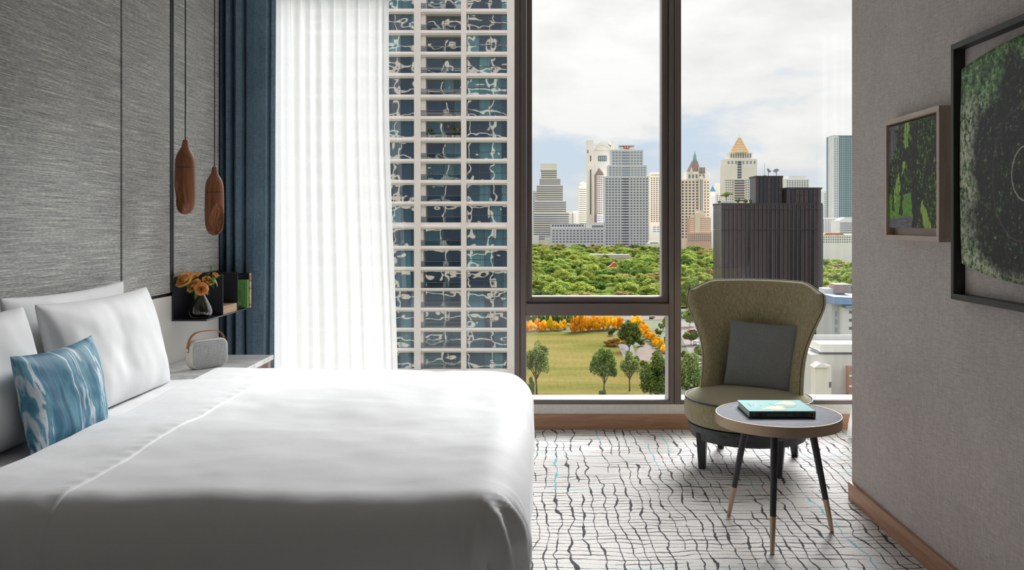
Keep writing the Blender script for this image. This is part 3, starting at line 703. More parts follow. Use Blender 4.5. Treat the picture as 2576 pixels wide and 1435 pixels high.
# ------------------------------------------------------------------ carved pendants
def pendant(x, y, ztop, face, label):
    """gourd-shaped block of wood; a scooped hollow with a rim opens low on one side"""
    L = 0.379; R = 0.050
    q = thing('pendant_lamp', label, 'lamp', (x, y, ztop-L), 0, 'carved wooden pendants')
    pr = [(0.0, 0.010), (0.008, 0.0130), (0.02, 0.0148), (0.034, 0.0175), (0.048, 0.025), (0.066, 0.036), (0.085, 0.0435), (0.105, 0.0478), (0.13, 0.0495), (0.1395, 0.0497)]
    up = [(r, L-s) for s, r in pr]
    MB().lathe(up[::-1], 48).build('upper_body', W_pend, q, local=True, auto=50)
    MB().lathe([(0.0485, L-0.1425), (0.0485, L-0.1390)], 48).build('joint', BLACKM, q, local=True, auto=50)
    lo = [(0.142, 0.0497), (0.18, 0.0505), (0.24, 0.0510), (0.29, 0.0500), (0.325, 0.0470), (0.350, 0.0400), (0.368, 0.0270), (0.376, 0.0140), (0.379, 0.0030)]
    def rad(s):
        for (a, ra), (b, rb) in zip(lo, lo[1:]):
            if a <= s <= b: return ra+(rb-ra)*(s-a)/(b-a)
        return 0.003
    nu, nv = 96, 90; n0 = Vector((math.cos(face), math.sin(face)))
    cs = 0.288; ch = 0.088                                   # centre and half height of the opening
    mbo = MB(); inside = []
    def hollow(a, s):
        da = (a-face+math.pi) % (2*math.pi)-math.pi
        hw = 0.92*(1-0.35*((cs-s)/ch)) if s < cs else 0.92
        e = (da/hw)**2+((s-cs)/ch)**2
        return e
    vs = []
    for j in range(nv):
        s = lo[0][0]+(lo[-1][0]-lo[0][0])*j/(nv-1); r = rad(s)
        for i in range(nu):
            a = 2*math.pi*i/nu; e = hollow(a, s); rr = r
            if e < 1:
                dep = 0.040*(1-e)**0.55; jag = 0.004*fbm((a*3, s*40, 0), 1.0, face)+0.0025*math.sin(a*34)*(1-e)
                x2 = Vector((r*math.cos(a), r*math.sin(a)))-n0*max(0, dep+jag*smooth(0, 0.4, 1-e))
                vs.append((x2.x, x2.y, L-s))
            else: vs.append((r*math.cos(a), r*math.sin(a), L-s))
    fo, fi = [], []
    for j in range(nv-1):
        for i in range(nu):
            i2 = (i+1) % nu; s = lo[0][0]+(lo[-1][0]-lo[0][0])*(j+0.5)/(nv-1); a = 2*math.pi*(i+0.5)/nu
            (fi if hollow(a, s) < 0.80 else fo).append((j*nu+i, j*nu+i2, (j+1)*nu+i2, (j+1)*nu+i))
    fo.append(tuple(range(nu)))
    def sub(fs):
        used = sorted({i for f in fs for i in f}); mp = {k: n for n, k in enumerate(used)}
        return MB().add([vs[k] for k in used], [tuple(mp[i] for i in f) for f in fs])
    lb = sub(fo).build('lower_body', W_pend, q, local=True, smooth=True)
    sub(fi).build('carved_hollow', W_cave, lb, local=True, smooth=True)
    MB().tube([(0, 0, L-0.002), (0.0006, 0, L+0.2), (0, 0, ZC-ztop+L)], 0.0030, 8).build('cord', BLACKM, q, local=True, smooth=True)
    return q
pa = P(466, 352, 4.43); pb = P(539.5, 420, 4.83)
pendant(pa.x, pa.y, pa.z, -2.30, 'carved brown wooden pendant hung higher, farther from the blue curtain')
pendant(pb.x, pb.y, pb.z, -0.80, 'carved brown wooden pendant hung lower, just beside the blue curtain')

# ------------------------------------------------------------------ curtains
def interp(tab, q):
    for (a, va), (b, vb) in zip(tab, tab[1:]):
        if a <= q <= b: return va+(vb-va)*(q-a)/(b-a)
    return tab[-1][1] if q > tab[-1][0] else tab[0][1]
# blue drape: pleat depth (metres towards the room) against position along the stack
BL = [(0.0, 0.03), (0.05, 0.075), (0.10, 0.10), (0.145, 0.06), (0.165, 0.0), (0.19, 0.005), (0.205, 0.07), (0.25, 0.105), (0.29, 0.08), (0.305, 0.01), (0.325, 0.0), (0.34, 0.06), (0.40, 0.105),
      (0.47, 0.09), (0.50, 0.03), (0.52, 0.05), (0.57, 0.085), (0.70, 0.098), (0.82, 0.092), (0.88, 0.085), (0.895, 0.05), (0.91, 0.035), (0.95, 0.055), (1.0, 0.03)]
def bl(u, v):
    x0, x1 = -2.05, -1.662; z = 0.012+(ZC-0.03)*v
    q = u+0.010*math.sin(3*v*math.pi+8*u)*(1-v)+0.012*fbm((u*4, v*1.5, 0), 1.0, 3.0)
    q = min(1, max(0, q)); d = interp(BL, q)*(1.0-0.15*v)
    return (x0+(x1-x0)*u+0.012*(1-v)*math.sin(5*u), 5.52-d, z)
cu = MB().grid(bl, 200, 26).build('curtain', BLUE, smooth=True, solid=0.004)
tag(cu, 'heavy slate-blue floor-length curtain gathered beside the bed wall', 'curtain')
def sheer(x0, x1b, x1t, y, folds, amp, seed, hemw=0.03):
    rnd = random.Random(seed); ph = [(rnd.uniform(0.6, 1.4), rnd.uniform(0, 6.28)) for _ in range(4)]
    def fn(u, v):
        z = 0.012+(ZC-0.03)*v; xr = x1b+(x1t-x1b)*smooth(0.0, 0.75, v)
        w = u+0.012*math.sin(u*11+seed)
        a = math.sin(2*math.pi*folds*w)+0.45*math.sin(2*math.pi*folds*0.53*w+ph[0][1])+0.35*math.sin(2*math.pi*folds*1.9*w+ph[1][1])
        a *= amp*(0.75+0.25*math.sin(u*7+ph[2][1]))*(1-0.25*(1-v)*math.sin(9*u))
        x = x0+(xr-x0)*u+0.010*math.sin(2*math.pi*folds*w+1.2)*(1-0.3*v)
        return (x, y+a, z)
    return fn
s1 = MB().grid(sheer(-1.78, -0.925, -0.985, 5.625, 11, 0.020, 3), 330, 24).build('sheer_curtain', VOILE, smooth=True)
tag(s1, 'white sheer pleated curtain hanging between the blue curtain and the tower view', 'curtain', None)
MB().box(-0.05, 0.0, -0.001, 0.001, 0, 0.01).v
def edge(u, v):
    b = sheer(-1.78, -0.925, -0.985, 5.625, 11, 0.020, 3)(1.0, v); return (b[0]-0.032+0.032*u, b[1]-0.003+0.002*math.sin(v*60), b[2])
hm = MB().grid(edge, 4, 60).build('hem', VOILE, s1, smooth=True)
def fl(u, v):
    b = sheer(2.47, 1.955, 1.99, 5.47, 8, 0.022, 7)(u, v)
    return (b[0]-0.045*smooth(0.10, 0.0, v)*u, b[1], b[2])
s2 = MB().grid(fl, 200, 40).build('sheer_curtain', VOILE, smooth=True)
tag(s2, 'white sheer curtain flaring onto the carpet behind the end of the linen wall', 'curtain')
for y, nm, x0, x1, who in ((5.47, 'curtain_rail', -2.28, -1.64, 'black ceiling track carrying the blue curtain'), (5.625, 'curtain_rail', -1.82, -0.9, 'black ceiling track carrying the wide sheer curtain'), (5.47, 'curtain_rail', 1.86, 2.58, 'black ceiling track over the sheer curtain in the alcove')):
    tag(MB().box(x0, x1, y-0.012, y+0.012, ZC-0.02, ZC).build(nm, BLACKM), who, 'curtain rail')

# ------------------------------------------------------------------ lounge chair
CR = 0.35
ch = thing('lounge_chair', 'olive wool lounge chair with a wide wing back and round seat', 'chair', (1.162, 4.90, 0), math.radians(-25))
# round seat with a domed top, piping and a timber plinth
MB().lathe([(0.10, 0.235), (0.30, 0.235), (0.335, 0.245), (CR, 0.270), (CR+0.004, 0.31), (CR, 0.360), (CR-0.004, 0.372), (CR-0.012, 0.374)], 64, cap1=False).build('seat', WOOL, ch, local=True, smooth=True)
MB().lathe([(CR-0.008, 0.371), (CR-0.014, 0.378), (0.31, 0.392), (0.25, 0.403), (0.15, 0.412), (0.05, 0.415), (0.004, 0.4155)], 64, cap0=False).build('seat_top', WOOLS, ch, local=True, smooth=True)
MB().tube([((CR-0.003)*math.cos(a), (CR-0.003)*math.sin(a), 0.374) for a in [2*math.pi*i/72 for i in range(72)]], 0.0048, 8, True).build('piping', PIPE, ch, local=True, smooth=True)
MB().lathe([(0.315, 0.200), (0.330, 0.203), (0.335, 0.236), (0.30, 0.240)], 64).build('plinth', W_chair, ch, local=True, auto=35)
MB().lathe([(0.295, 0.158), (0.312, 0.161), (0.314, 0.200), (0.28, 0.202)], 64).build('plinth_ring', W_chair, ch, local=True, auto=35)
for sx in (-1, 1):
    for sy in (-1, 1):
        bx, by = sx*0.205, sy*0.215; tx, ty = sx*0.21, sy*0.205
        if sy > 0: bx, by = sx*0.215, 0.262
        mb = MB(); vs = []
        for (cx, cy, cz, hw) in ((bx, by, 0.0, 0.017), (tx, ty, 0.21, 0.028)):
            vs += [(cx-hw, cy-hw, cz), (cx+hw, cy-hw, cz), (cx+hw, cy+hw, cz), (cx-hw, cy+hw, cz)]
        mb.add(vs, [(3, 2, 1, 0), (4, 5, 6, 7), (0, 1, 5, 4), (1, 2, 6, 5), (2, 3, 7, 6), (3, 0, 4, 7)]); mb.build('leg', W_leg, ch, local=True, bevel=0.004)
WT = [(0.0, 0.292), (0.25, 0.288), (0.42, 0.292), (0.55, 0.312), (0.68, 0.352), (0.80, 0.392), (0.90, 0.413), (1.0, 0.414)]
DT = [(0.0, 0.30), (0.25, 0.27), (0.45, 0.22), (0.65, 0.20), (0.85, 0.20), (1.0, 0.19)]
def spline(tab, q):
    k = 0
    while k < len(tab)-2 and q > tab[k+1][0]: k += 1
    (x1, y1), (x2, y2) = tab[k], tab[k+1]; x0, y0 = tab[max(0, k-1)]; x3, y3 = tab[min(len(tab)-1, k+2)]
    m1 = (y2-y0)/(x2-x0) if x2 > x0 else 0; m2 = (y3-y1)/(x3-x1) if x3 > x1 else 0
    h = x2-x1; u = (q-x1)/h
    return y1*(1+2*u)*(1-u)**2+h*m1*u*(1-u)**2+y2*u*u*(3-2*u)+h*m2*u*u*(u-1)
def bk(a, v):
    s = abs(a); w = spline(WT, v); dd = spline(DT, v)
    zt = 1.012-0.010*s*s; z = 0.235+(zt-0.235)*v
    c = smooth(0.84, 1.0, v)
    # rounded top corners
    k = smooth(0.60, 1.12, s); m = smooth(0.70, 1.12, v)
    z -= 0.075*k*m; xx = a*w*(1-0.05*m*m*k)
    ang = a*1.0
    y = 0.275+0.055*v-dd*(s**2.3)*0.92
    return Vector((xx*(1-0.05*s*s), y, z))
def bk_n(a, v):
    e = 0.035
    du = bk(min(1, a+e), v)-bk(max(-1, a-e), v); dv_ = bk(a, min(1, v+e))-bk(a, max(0, v-e))
    return du.cross(dv_).normalized()
NU, NV = 111, 80; TH = 0.034
rings = []; mb = MB(); vs = []; fs = []
for sg in (-1, 1):
    for j in range(NV):
        for i in range(NU):
            a, v = 2*i/(NU-1)-1, j/(NV-1); n = bk_n(a, v); e = min(1-abs(a), (1-v)*1.3)*0.45
            th = TH*math.sqrt(max(0.0, 1-(1-min(1, e/TH))**2))
            puff = 0.010*math.cos(a*1.4)*math.sin(math.pi*min(1, v*1.05)) if sg > 0 else 0
            vs.append(tuple(bk(a, v)+n*sg*(th+puff)))
for sg in range(2):
    o0 = sg*NU*NV
    for j in range(NV-1):
        for i in range(NU-1): fs.append((o0+j*NU+i, o0+j*NU+i+1, o0+(j+1)*NU+i+1, o0+(j+1)*NU+i))
for i in range(NU-1): fs.append((i, i+1, NU*NV+i+1, NU*NV+i))
mb.add(vs, fs); bo = weld(mb.build('backrest', WOOL, ch, local=True, smooth=True), 0.0006)
pp = [bk(-1, j/40) for j in range(41)]+[bk(-1+2*i/60, 1.0) for i in range(1, 60)]+[bk(1, 1-j/40) for j in range(41)]
pp = [p+Vector((0, 0.002, 0)) for p in pp]
MB().tube(pp, 0.0030, 8).build('piping', PIPE, ch, local=True, smooth=True)
cp = pillow('chair_cushion', 'charcoal-grey woven square cushion leaning in the olive chair', 'cushion', 0.398, 0.385, 0.10, (1.232, 4.972, 0.402), math.radians(-25), -0.24, GREYW, 11.4, 0.035, roll=0.055, wr=0.9)

# ------------------------------------------------------------------ side table and book
TX, TY, TZ, TR = 1.030, 3.796, 0.522, 0.266
tb = thing('side_table', 'round side table with slate top, bronze rim and three splayed black legs', 'table', (TX, TY, 0))
MB().lathe([(TR-0.004, TZ-0.040), (TR-0.004, TZ-0.002)], 96, (TX, TY, 0)).build('top', SLATE, tb, auto=40)
MB().lathe([(TR-0.0045, TZ-0.044), (TR, TZ-0.044), (TR, TZ-0.001), (TR-0.001, TZ), (TR-0.003, TZ), (TR-0.0045, TZ-0.002)], 96, (TX, TY, 0), False, False).build('rim', BRASS, tb, auto=40)
for fx, fy in ((0.942, 3.557), (0.863, 4.014), (1.272, 3.818)):
    foot = Vector((fx, fy, 0)); topc = Vector((TX+(fx-TX)*0.60, TY+(fy-TY)*0.60, TZ-0.042)); k = foot.lerp(topc, 0.30)
    lg = MB().tube([k, topc], [0.0125, 0.0165], 24).build('leg', W_leg, tb, auto=40)
    MB().tube([foot+Vector((0, 0, 0.001)), k], [0.0088, 0.0127], 24).build('brass_foot', BRASS2, lg, auto=40)
BX0, BX1, BY0, BY1 = 0.886, 1.168, 3.712, 3.944; BZ = TZ; BT = 0.0265
bkk = thing('table_book', 'mint-green botanical art hardback lying on the round slate table', 'book', ((BX0+BX1)/2, (BY0+BY1)/2, BZ))
MINT = plain('mint_cover', S(158, 202, 202), 0.8, spec=0.1); MINT_D = plain('green_spine', S(58, 96, 94), 0.4)
MB().box(BX0+0.004, BX1-0.004, BY0+0.004, BY1-0.004, BZ+0.003, BZ+BT-0.003).build('pages', PAPER, bkk)
MB().box(BX0, BX1, BY0+0.002, BY1, BZ, BZ+0.003).build('cover', MINT, bkk, bevel=0.0006, seg=1)
cv = MB().box(BX0, BX1, BY0+0.002, BY1, BZ+BT-0.003, BZ+BT).build('cover', MINT, bkk, bevel=0.0006, seg=1)
spn = MB().box(BX0, BX1, BY0-0.0005, BY0+0.003, BZ, BZ+BT-0.0012).build('spine', MINT_D, bkk, bevel=0.0012, seg=2)
SAGE = plain('sage_letters', S(140, 168, 150), 0.6); DKIN = plain('spine_ink', S(36, 60, 60), 0.6); CORAL = plain('coral_print', S(176, 52, 50), 0.6); TANL = plain('tan_label', S(150, 134, 112), 0.6)
WHT = plain('pale_letters', S(232, 240, 238), 0.6)
def spx(px): return BX0+(px-1885)/(2052-1885)*(BX1-BX0)
SF = Matrix.Rotation(R90, 4, 'X')
def sp_at(px, z): return Matrix.Translation(Vector((spx(px), BY0-0.0007, BZ+z))-bkk.location) @ SF
text_mesh('spine_title', 'BOTANICAL ART', 0.0140, SAGE, spn, sp_at(1962, 0.0095))
text_mesh('spine_title', 'THE GOLDEN AGE OF', 0.0062, DKIN, spn, sp_at(1962, 0.0195))
for k in range(4): MB().box(spx(1895), spx(1899), BY0-0.0012, BY0-0.0005, BZ+0.006+0.0038*k, BZ+0.0085+0.0038*k).build('spine_mark', TANL, spn)
mb = MB()
for k in range(7):
    a = k*2*math.pi/7; c = Vector((spx(1912)+0.0052*math.cos(a), BY0-0.0010, BZ+0.0125+0.0052*math.sin(a)))
    mb.add([c+Vector((0.0042*math.cos(b), 0, 0.0042*math.sin(b))) for b in [i*math.pi/4 for i in range(8)]], [tuple(range(8))])
mb.build('spine_flower', CORAL, spn)
mb = MB(); c = Vector((spx(2007), BY0-0.0010, BZ+0.0135)); mb.add([c+Vector((0.0062*math.cos(b), 0, 0.0062*math.sin(b))) for b in [i*math.pi/8 for i in range(16)]], [tuple(range(16))]); mb.build('spine_dot', CORAL, spn)
MB().box(spx(2020), spx(2020.6), BY0-0.0010, BY0-0.0005, BZ+0.001, BZ+0.024).build('spine_line', DKIN, spn)
MB().box(spx(2035), spx(2051), BY0-0.0010, BY0-0.0005, BZ+0.0015, BZ+0.0235).build('spine_label', TANL, spn)
mb = MB(); c = Vector((spx(2041), BY0-0.0014, BZ+0.0125)); mb.add([c+Vector((0.0068*math.cos(b), 0, 0.0068*math.sin(b))) for b in [i*math.pi/10 for i in range(20)]], [tuple(range(20))]); mb.build('publisher_mark', INKM, spn)
mb = MB(); mb.tube([c+Vector((0.0038*math.cos(b), -0.0003, 0.0038*math.sin(b))) for b in [0.9+i*0.35 for i in range(14)]], 0.0008, 5); mb.build('publisher_mark', TANL, spn)
# cover print: two tulip heads and pale lettering
m, t = newmat('tulip_print'); o = t.pos(); f = t.noise(t.map(o, (14, 60, 1), rot=(0, 0, 0.25)), 1.0, 4.0, 0.6, 0.6)
t.pbr(t.ramp(f, [(0.34, S(176, 118, 136)), (0.44, S(232, 150, 96)), (0.54, S(250, 206, 140)), (0.66, S(250, 232, 208))]), 0.65, 0, None, 0.25); TULIP = m
ZCV = BZ+BT+0.0002
def cpos(px, py):
    Yq = (H-ZCV)*F/(py-VY); return Vector(((px-VX)/F*Yq, Yq, ZCV))
def petal_shape(cx, cy, L, W, ang, curv):
    pts = []
    for i in range(15):
        q = i/14; pts.append((L*(q-0.5), W*math.sin(math.pi*q)**0.8+curv*math.sin(math.pi*q)))
    for i in range(13, 0, -1):
        q = i/14; pts.append((L*(q-0.5), -W*math.sin(math.pi*q)**0.8+curv*math.sin(math.pi*q)))
    ca, sa_ = math.cos(ang), math.sin(ang); return [(cx+x*ca-y*sa_, cy+x*sa_+y*ca) for x, y in pts]
for (px, py, L, W, ang, nm) in ((1948, 1028, 0.108, 0.036, 0.04, 'printed_tulip'), (1976, 1016, 0.092, 0.038, -0.15, 'printed_tulip')):
    c = cpos(px, py); mb = MB()
    for k, (da, dc) in enumerate(((0.0, 0.0), (0.22, 0.012), (-0.20, -0.010), (0.36, 0.020))):
        poly = petal_shape(c.x+0.004*k, c.y+dc, L*(1-0.10*k), W*0.55, ang+da, dc*0.4)
        mb.add([(x, y, ZCV+0.0002+0.00012*k) for x, y in poly], [tuple(range(len(poly)))])
    mb.build(nm, TULIP, cv)
MB().tube([(BX0+0.12, BY0+0.14, ZCV), (BX0+0.16, BY0+0.07, ZCV), (BX0+0.21, BY0+0.075, ZCV), (BX0+0.235, BY0+0.12, ZCV)], 0.0006, 6).build('printed_stem', SAGE, cv)
RZ = Matrix.Rotation(-R90, 4, 'Z')
def cv_at(x, y): return Matrix.Translation(Vector((x, y, ZCV+0.0003))-bkk.location) @ RZ
text_mesh('cover_title', 'BOTANICAL', 0.019, WHT, cv, cv_at(BX0+0.052, (BY0+BY1)/2-0.005)); text_mesh('cover_title', 'ART', 0.014, WHT, cv, cv_at(BX0+0.078, (BY0+BY1)/2+0.005))
text_mesh('cover_title', 'THE GOLDEN AGE OF', 0.007, SAGE, cv, cv_at(BX0+0.030, (BY0+BY1)/2+0.01))

# ------------------------------------------------------------------ framed pictures on the linen wall
m, t = newmat('park_print'); o = t.pos(); x, y, z = t.xyz(o)
u = t.lin(y, 3.716, 3.240); v = t.lin(z, 1.30, 1.76)                    # left-right, bottom-top of the print
uv = t.comb(u, v, 0.0)
dn = t.noise(uv, 9.0, 5.0, 0.65, 0.0, True); dx_, dy_, dz_ = t.xyz(dn)
u = t.m('ADD', u, t.m('MULTIPLY', t.m('SUBTRACT', dx_, 0.5), 0.14)); v = t.m('ADD', v, t.m('MULTIPLY', t.m('SUBTRACT', dy_, 0.5), 0.14))
lf = t.noise(t.map(uv, (9, 5, 1), rot=(0, 0, 0.5)), 3.2, 7.0, 0.72); lf2 = t.noise(uv, 38.0, 4.0, 0.7)
f = t.m('ADD', t.m('MULTIPLY', lf, 0.6), t.m('MULTIPLY', lf2, 0.4))
fol = t.ramp(f, [(0.44, S(30, 30, 36)), (0.52, S(52, 64, 38)), (0.57, S(110, 156, 62)), (0.62, S(196, 222, 132))])
lawn = t.ramp(t.noise(uv, 30.0, 3.0), [(0.3, S(76, 136, 42)), (0.7, S(134, 190, 74))])
path = t.ramp(t.noise(t.map(uv, (5, 30, 1)), 2.0, 4.0), [(0.3, S(86, 82, 92)), (0.7, S(142, 136, 144))])
bark = t.ramp(t.noise(t.map(uv, (40, 4, 1)), 1.0, 4.0), [(0.3, S(88, 82, 92)), (0.7, S(146, 138, 148))])
wv = t.m('MULTIPLY', t.m('SUBTRACT', t.noise(uv, 4.0, 3.0), 0.5), 0.10)
c = t.mix(t.m('MULTIPLY', t.m('LESS_THAN', v, 0.36), t.m('LESS_THAN', t.m('ADD', u, wv), 0.52)), fol, lawn)
c = t.mix(t.m('MULTIPLY', t.m('LESS_THAN', t.m('ADD', v, wv), 0.15), t.m('LESS_THAN', u, 0.62)), c, path)
def band(uu, c0, slope, w, wob=0.0):
    e = t.m('SUBTRACT', uu, t.m('ADD', c0, t.m('MULTIPLY', v, slope)))
    if wob: e = t.m('ADD', e, t.m('MULTIPLY', wv, wob))
    return t.m('LESS_THAN', t.m('ABSOLUTE', e), w)
def clamp_v(lo, hi): return t.m('MULTIPLY', t.m('GREATER_THAN', v, lo), t.m('LESS_THAN', v, hi))
lime = t.ramp(t.noise(t.map(uv, (60, 3, 1), rot=(0, 0, 0.3)), 1.0, 2.0), [(0.3, S(98, 150, 44)), (0.7, S(196, 226, 120))])
c = t.mix(t.m('MULTIPLY', band(u, 0.40, 0.0, 0.045), t.m('GREATER_THAN', v, 0.76)), c, lime)
c = t.mix(t.m('MULTIPLY', band(u, -0.05, 0.62, 0.05), clamp_v(0.30, 0.70)), c, lime)
c = t.mix(t.m('MULTIPLY', band(u, 0.86, -0.62, 0.05), clamp_v(0.0, 0.32)), c, lime)
trunk = t.ramp(t.noise(t.map(uv, (30, 8, 1)), 2.0, 5.0, 0.7), [(0.4, S(26, 25, 30)), (0.62, S(66, 62, 66)), (0.7, S(92, 120, 58))])
c = t.mix(t.m('MULTIPLY', t.m('LESS_THAN', t.m('ADD', u, wv), t.m('SUBTRACT', t.m('MULTIPLY', v, 0.50), 0.24)), t.m('GREATER_THAN', v, 0.45)), c, bark)
c = t.mix(t.m('MULTIPLY', band(u, 0.29, 0.0, 0.028, 0.6), clamp_v(0.17, 0.72)), c, trunk)
c = t.mix(t.m('MULTIPLY', band(u, 0.13, 0.0, 0.024, 0.6), clamp_v(0.22, 0.42)), c, trunk)
c = t.mix(t.m('MULTIPLY', band(u, 0.56, 0.0, 0.050, 0.9), clamp_v(0.06, 0.95)), c, trunk)
c = t.mix(t.m('MULTIPLY', band(u, 0.48, 0.62, 0.042, 0.8), clamp_v(0.10, 1.0)), c, trunk)
c = t.mix(t.m('MULTIPLY', band(u, 0.98, -0.85, 0.040, 0.9), clamp_v(0.45, 0.95)), c, trunk)
c = t.mix(t.m('MULTIPLY', band(v, 0.70, 0.0, 0.05, 0.9), t.m('MULTIPLY', t.m('GREATER_THAN', u, 0.25), t.m('LESS_THAN', u, 0.62))), c, trunk)
ov = t.lin(t.noise(t.map(uv, (1, 1, 1), (4, 2, 0)), 26.0, 6.0, 0.75, 0.5), 0.56, 0.60)
c = t.mix(t.m('MULTIPLY', ov, t.m('GREATER_THAN', v, 0.30)), c, fol)
t.pbr(c, 0.5, 0, None, 0.3); PRINT1 = m
def frame(name, label, xf, y0, y1, z0, z1, th, my, mz):
    q = thing(name, label, 'picture', (XR, (y0+y1)/2, z0))
    MB().box(xf, XR, y0, y1, z1-th, z1).build('frame_rail', my, q, bevel=0.001, seg=1); MB().box(xf, XR, y0, y1, z0, z0+th).build('frame_rail', my, q, bevel=0.001, seg=1)
    MB().box(xf, XR, y0, y0+th, z0+th, z1-th).build('frame_stile', mz, q, bevel=0.001, seg=1); MB().box(xf, XR, y1-th, y1, z0+th, z1-th).build('frame_stile', mz, q, bevel=0.001, seg=1)
    return q
f1 = frame('framed_picture', 'small limed-oak box frame with a leafy park photograph', 1.464, 3.215, 3.726, 1.277, 1.782, 0.021, W_frame, W_frame_z)
MB().box(1.500, XR, 3.236, 3.705, 1.298, 1.761).build('backboard', W_frame, f1)
MB().box(1.474, 1.482, 3.243, 3.700, 1.328, 1.752).build('print', PRINT1, f1)
MB().box(1.482, 1.500, 3.30, 3.64, 1.37, 1.71).build('print_mount', W_frame, f1)
m, t = newmat('willow_print'); o = t.pos(); x, y, z = t.xyz(o)
r = t.m('SQRT', t.m('ADD', t.m('POWER', t.m('SUBTRACT', y, 2.66), 2.0), t.m('POWER', t.m('SUBTRACT', z, 1.50), 2.0)))
th = t.m('ARCTAN2', t.m('SUBTRACT', z, 1.50), t.m('SUBTRACT', y, 2.66))
yz = t.comb(y, z, 0.0)
l1_ = t.noise(t.map(yz, (14, 7, 1), rot=(0, 0, 0.35)), 2.0, 8.0, 0.75); l2_ = t.noise(yz, 55.0, 5.0, 0.75, 0.4); l3_ = t.noise(yz, 5.0, 3.0)
f = t.m('ADD', t.m('MULTIPLY', l1_, 0.42), t.m('MULTIPLY', l2_, 0.58))
dark = t.ramp(f, [(0.47, S(30, 30, 36)), (0.54, S(46, 50, 46)), (0.585, S(96, 116, 76)), (0.63, S(176, 190, 150))])
light = t.ramp(f, [(0.41, S(28, 34, 34)), (0.46, S(76, 104, 62)), (0.50, S(158, 176, 124)), (0.54, S(206, 206, 194)), (0.62, S(216, 214, 208))])
bright = t.ramp(f, [(0.42, S(26, 34, 32)), (0.49, S(62, 108, 62)), (0.54, S(120, 164, 96)), (0.60, S(196, 206, 170))])
sel = t.lin(t.m('ADD', r, t.m('MULTIPLY', t.m('SUBTRACT', l3_, 0.5), 0.30)), 0.33, 0.40)
up = t.lin(t.m('ADD', z, t.m('MULTIPLY', t.m('SUBTRACT', l3_, 0.5), 0.2)), 1.72, 1.82)
side = t.mix(up, light, bright)
c = t.mix(sel, dark, side)
ringd = t.m('LESS_THAN', t.m('ABSOLUTE', t.m('SUBTRACT', t.m('ADD', r, t.m('MULTIPLY', t.m('SUBTRACT', l2_, 0.5), 0.01)), 0.085)), 0.0026)
c = t.mix(ringd, c, S(186, 184, 178))
rd2 = t.m('LESS_THAN', t.m('ABSOLUTE', t.m('SUBTRACT', t.m('ADD', r, t.m('MULTIPLY', t.m('SUBTRACT', l3_, 0.5), 0.08)), 0.21)), 0.0035)
c = t.mix(t.m('MULTIPLY', rd2, 0.5), c, S(96, 86, 84))
t.pbr(c, 0.45, 0, None, 0.3); PRINT2 = m
f2 = frame('framed_picture', 'large black oak open frame around a bowed willow-tree print', 1.478, 2.16, 3.152, 1.074, 1.990, 0.021, W_blk, W_blkz)
def bow(u, v):
    a, b = 2*u-1, 2*v-1
    y = 2.656+0.452*a*(1-0.028*b*b); z = 1.532+0.400*b*(1-0.10*a*a)
    if b < 0: z = 1.532+0.375*b*(1-0.13*a*a)
    xx = 1.494-0.012*(1-a*a)*(1-b*b)
    return (xx, y, z)
pn = MB().grid(bow, 40, 40).build('print', PRINT2, f2, smooth=True, solid=0.008)
MB().box(1.498, XR, 2.35, 2.95, 1.30, 1.75).build('print_mount', W_blk, f2)

# ------------------------------------------------------------------ outside: ground, roads, lawn
GZ = -45.0; G = H-GZ
def ground_y(py): return G*F/(py-VY)
def gp(px, py):
    q = P(px, py, ground_y(py)); return (q.x, q.y)
m, t = newmat('park_ground'); p = t.pos()
t.pbr(t.ramp(t.noise(p, 0.03, 5.0, 0.6), [(0.35, S(50, 60, 30)), (0.65, S(80, 88, 50))]), 0.95); PARKG = m
m, t = newmat('dry_lawn'); p = t.pos(); a = t.noise(t.map(p, (0.02, 0.06, 1)), 1.0, 5.0, 0.6); b = t.noise(p, 0.6, 4.0, 0.7)
f = t.m('ADD', t.m('MULTIPLY', a, 0.75), t.m('MULTIPLY', b, 0.25))
t.pbr(t.ramp(f, [(0.36, S(84, 88, 40)), (0.5, S(108, 101, 54)), (0.62, S(124, 108, 68))]), 0.95, 0, None, 0.0); LAWN = m
ROAD = plain('asphalt', S(118, 110, 107), 0.9, 0, 0.08, 0.2, spec=0.1); PAVE = plain('pale_paving', S(112, 99, 90), 0.9, 0, 0.1, 0.3, spec=0.1)
MARK = plain('road_paint', S(232, 228, 222), 0.8)
def flat(poly, z0, z1, name, mat):
    return MB().prism(poly, 'z', z0, z1).build(name, mat)
struct(MB().box(-1500, 2500, 8, 5000, GZ-2, GZ).build('ground', PARKG))
struct(flat([gp(1200, 838), gp(1500, 836), gp(1560, 845), gp(1640, 905), gp(1680, 990), gp(1700, 1100), gp(1100, 1100)], GZ, GZ+0.15, 'lawn', LAWN))
struct(flat([gp(1690, 800), gp(1745, 800), gp(1800, 900), gp(1860, 1000), gp(1800, 1100), gp(1690, 1040), gp(1745, 985), gp(1738, 900)], GZ, GZ+0.10, 'street', ROAD))
struct(flat([gp(1560, 797), gp(1760, 797), gp(1760, 806), gp(1560, 806)], GZ+0.02, GZ+0.14, 'cross_street', PAVE))
struct(flat([gp(1596, 890), gp(1622, 862), gp(1648, 880), gp(1668, 905), gp(1640, 912), gp(1608, 908)], GZ, GZ+0.2, 'park_path', PAVE))
pond = flat([gp(1555, 868), gp(1590, 868), gp(1600, 895), gp(1570, 905)], GZ, GZ+0.18, 'pond', plain('pond_water', S(120, 112, 116), 0.1)); struct(pond)

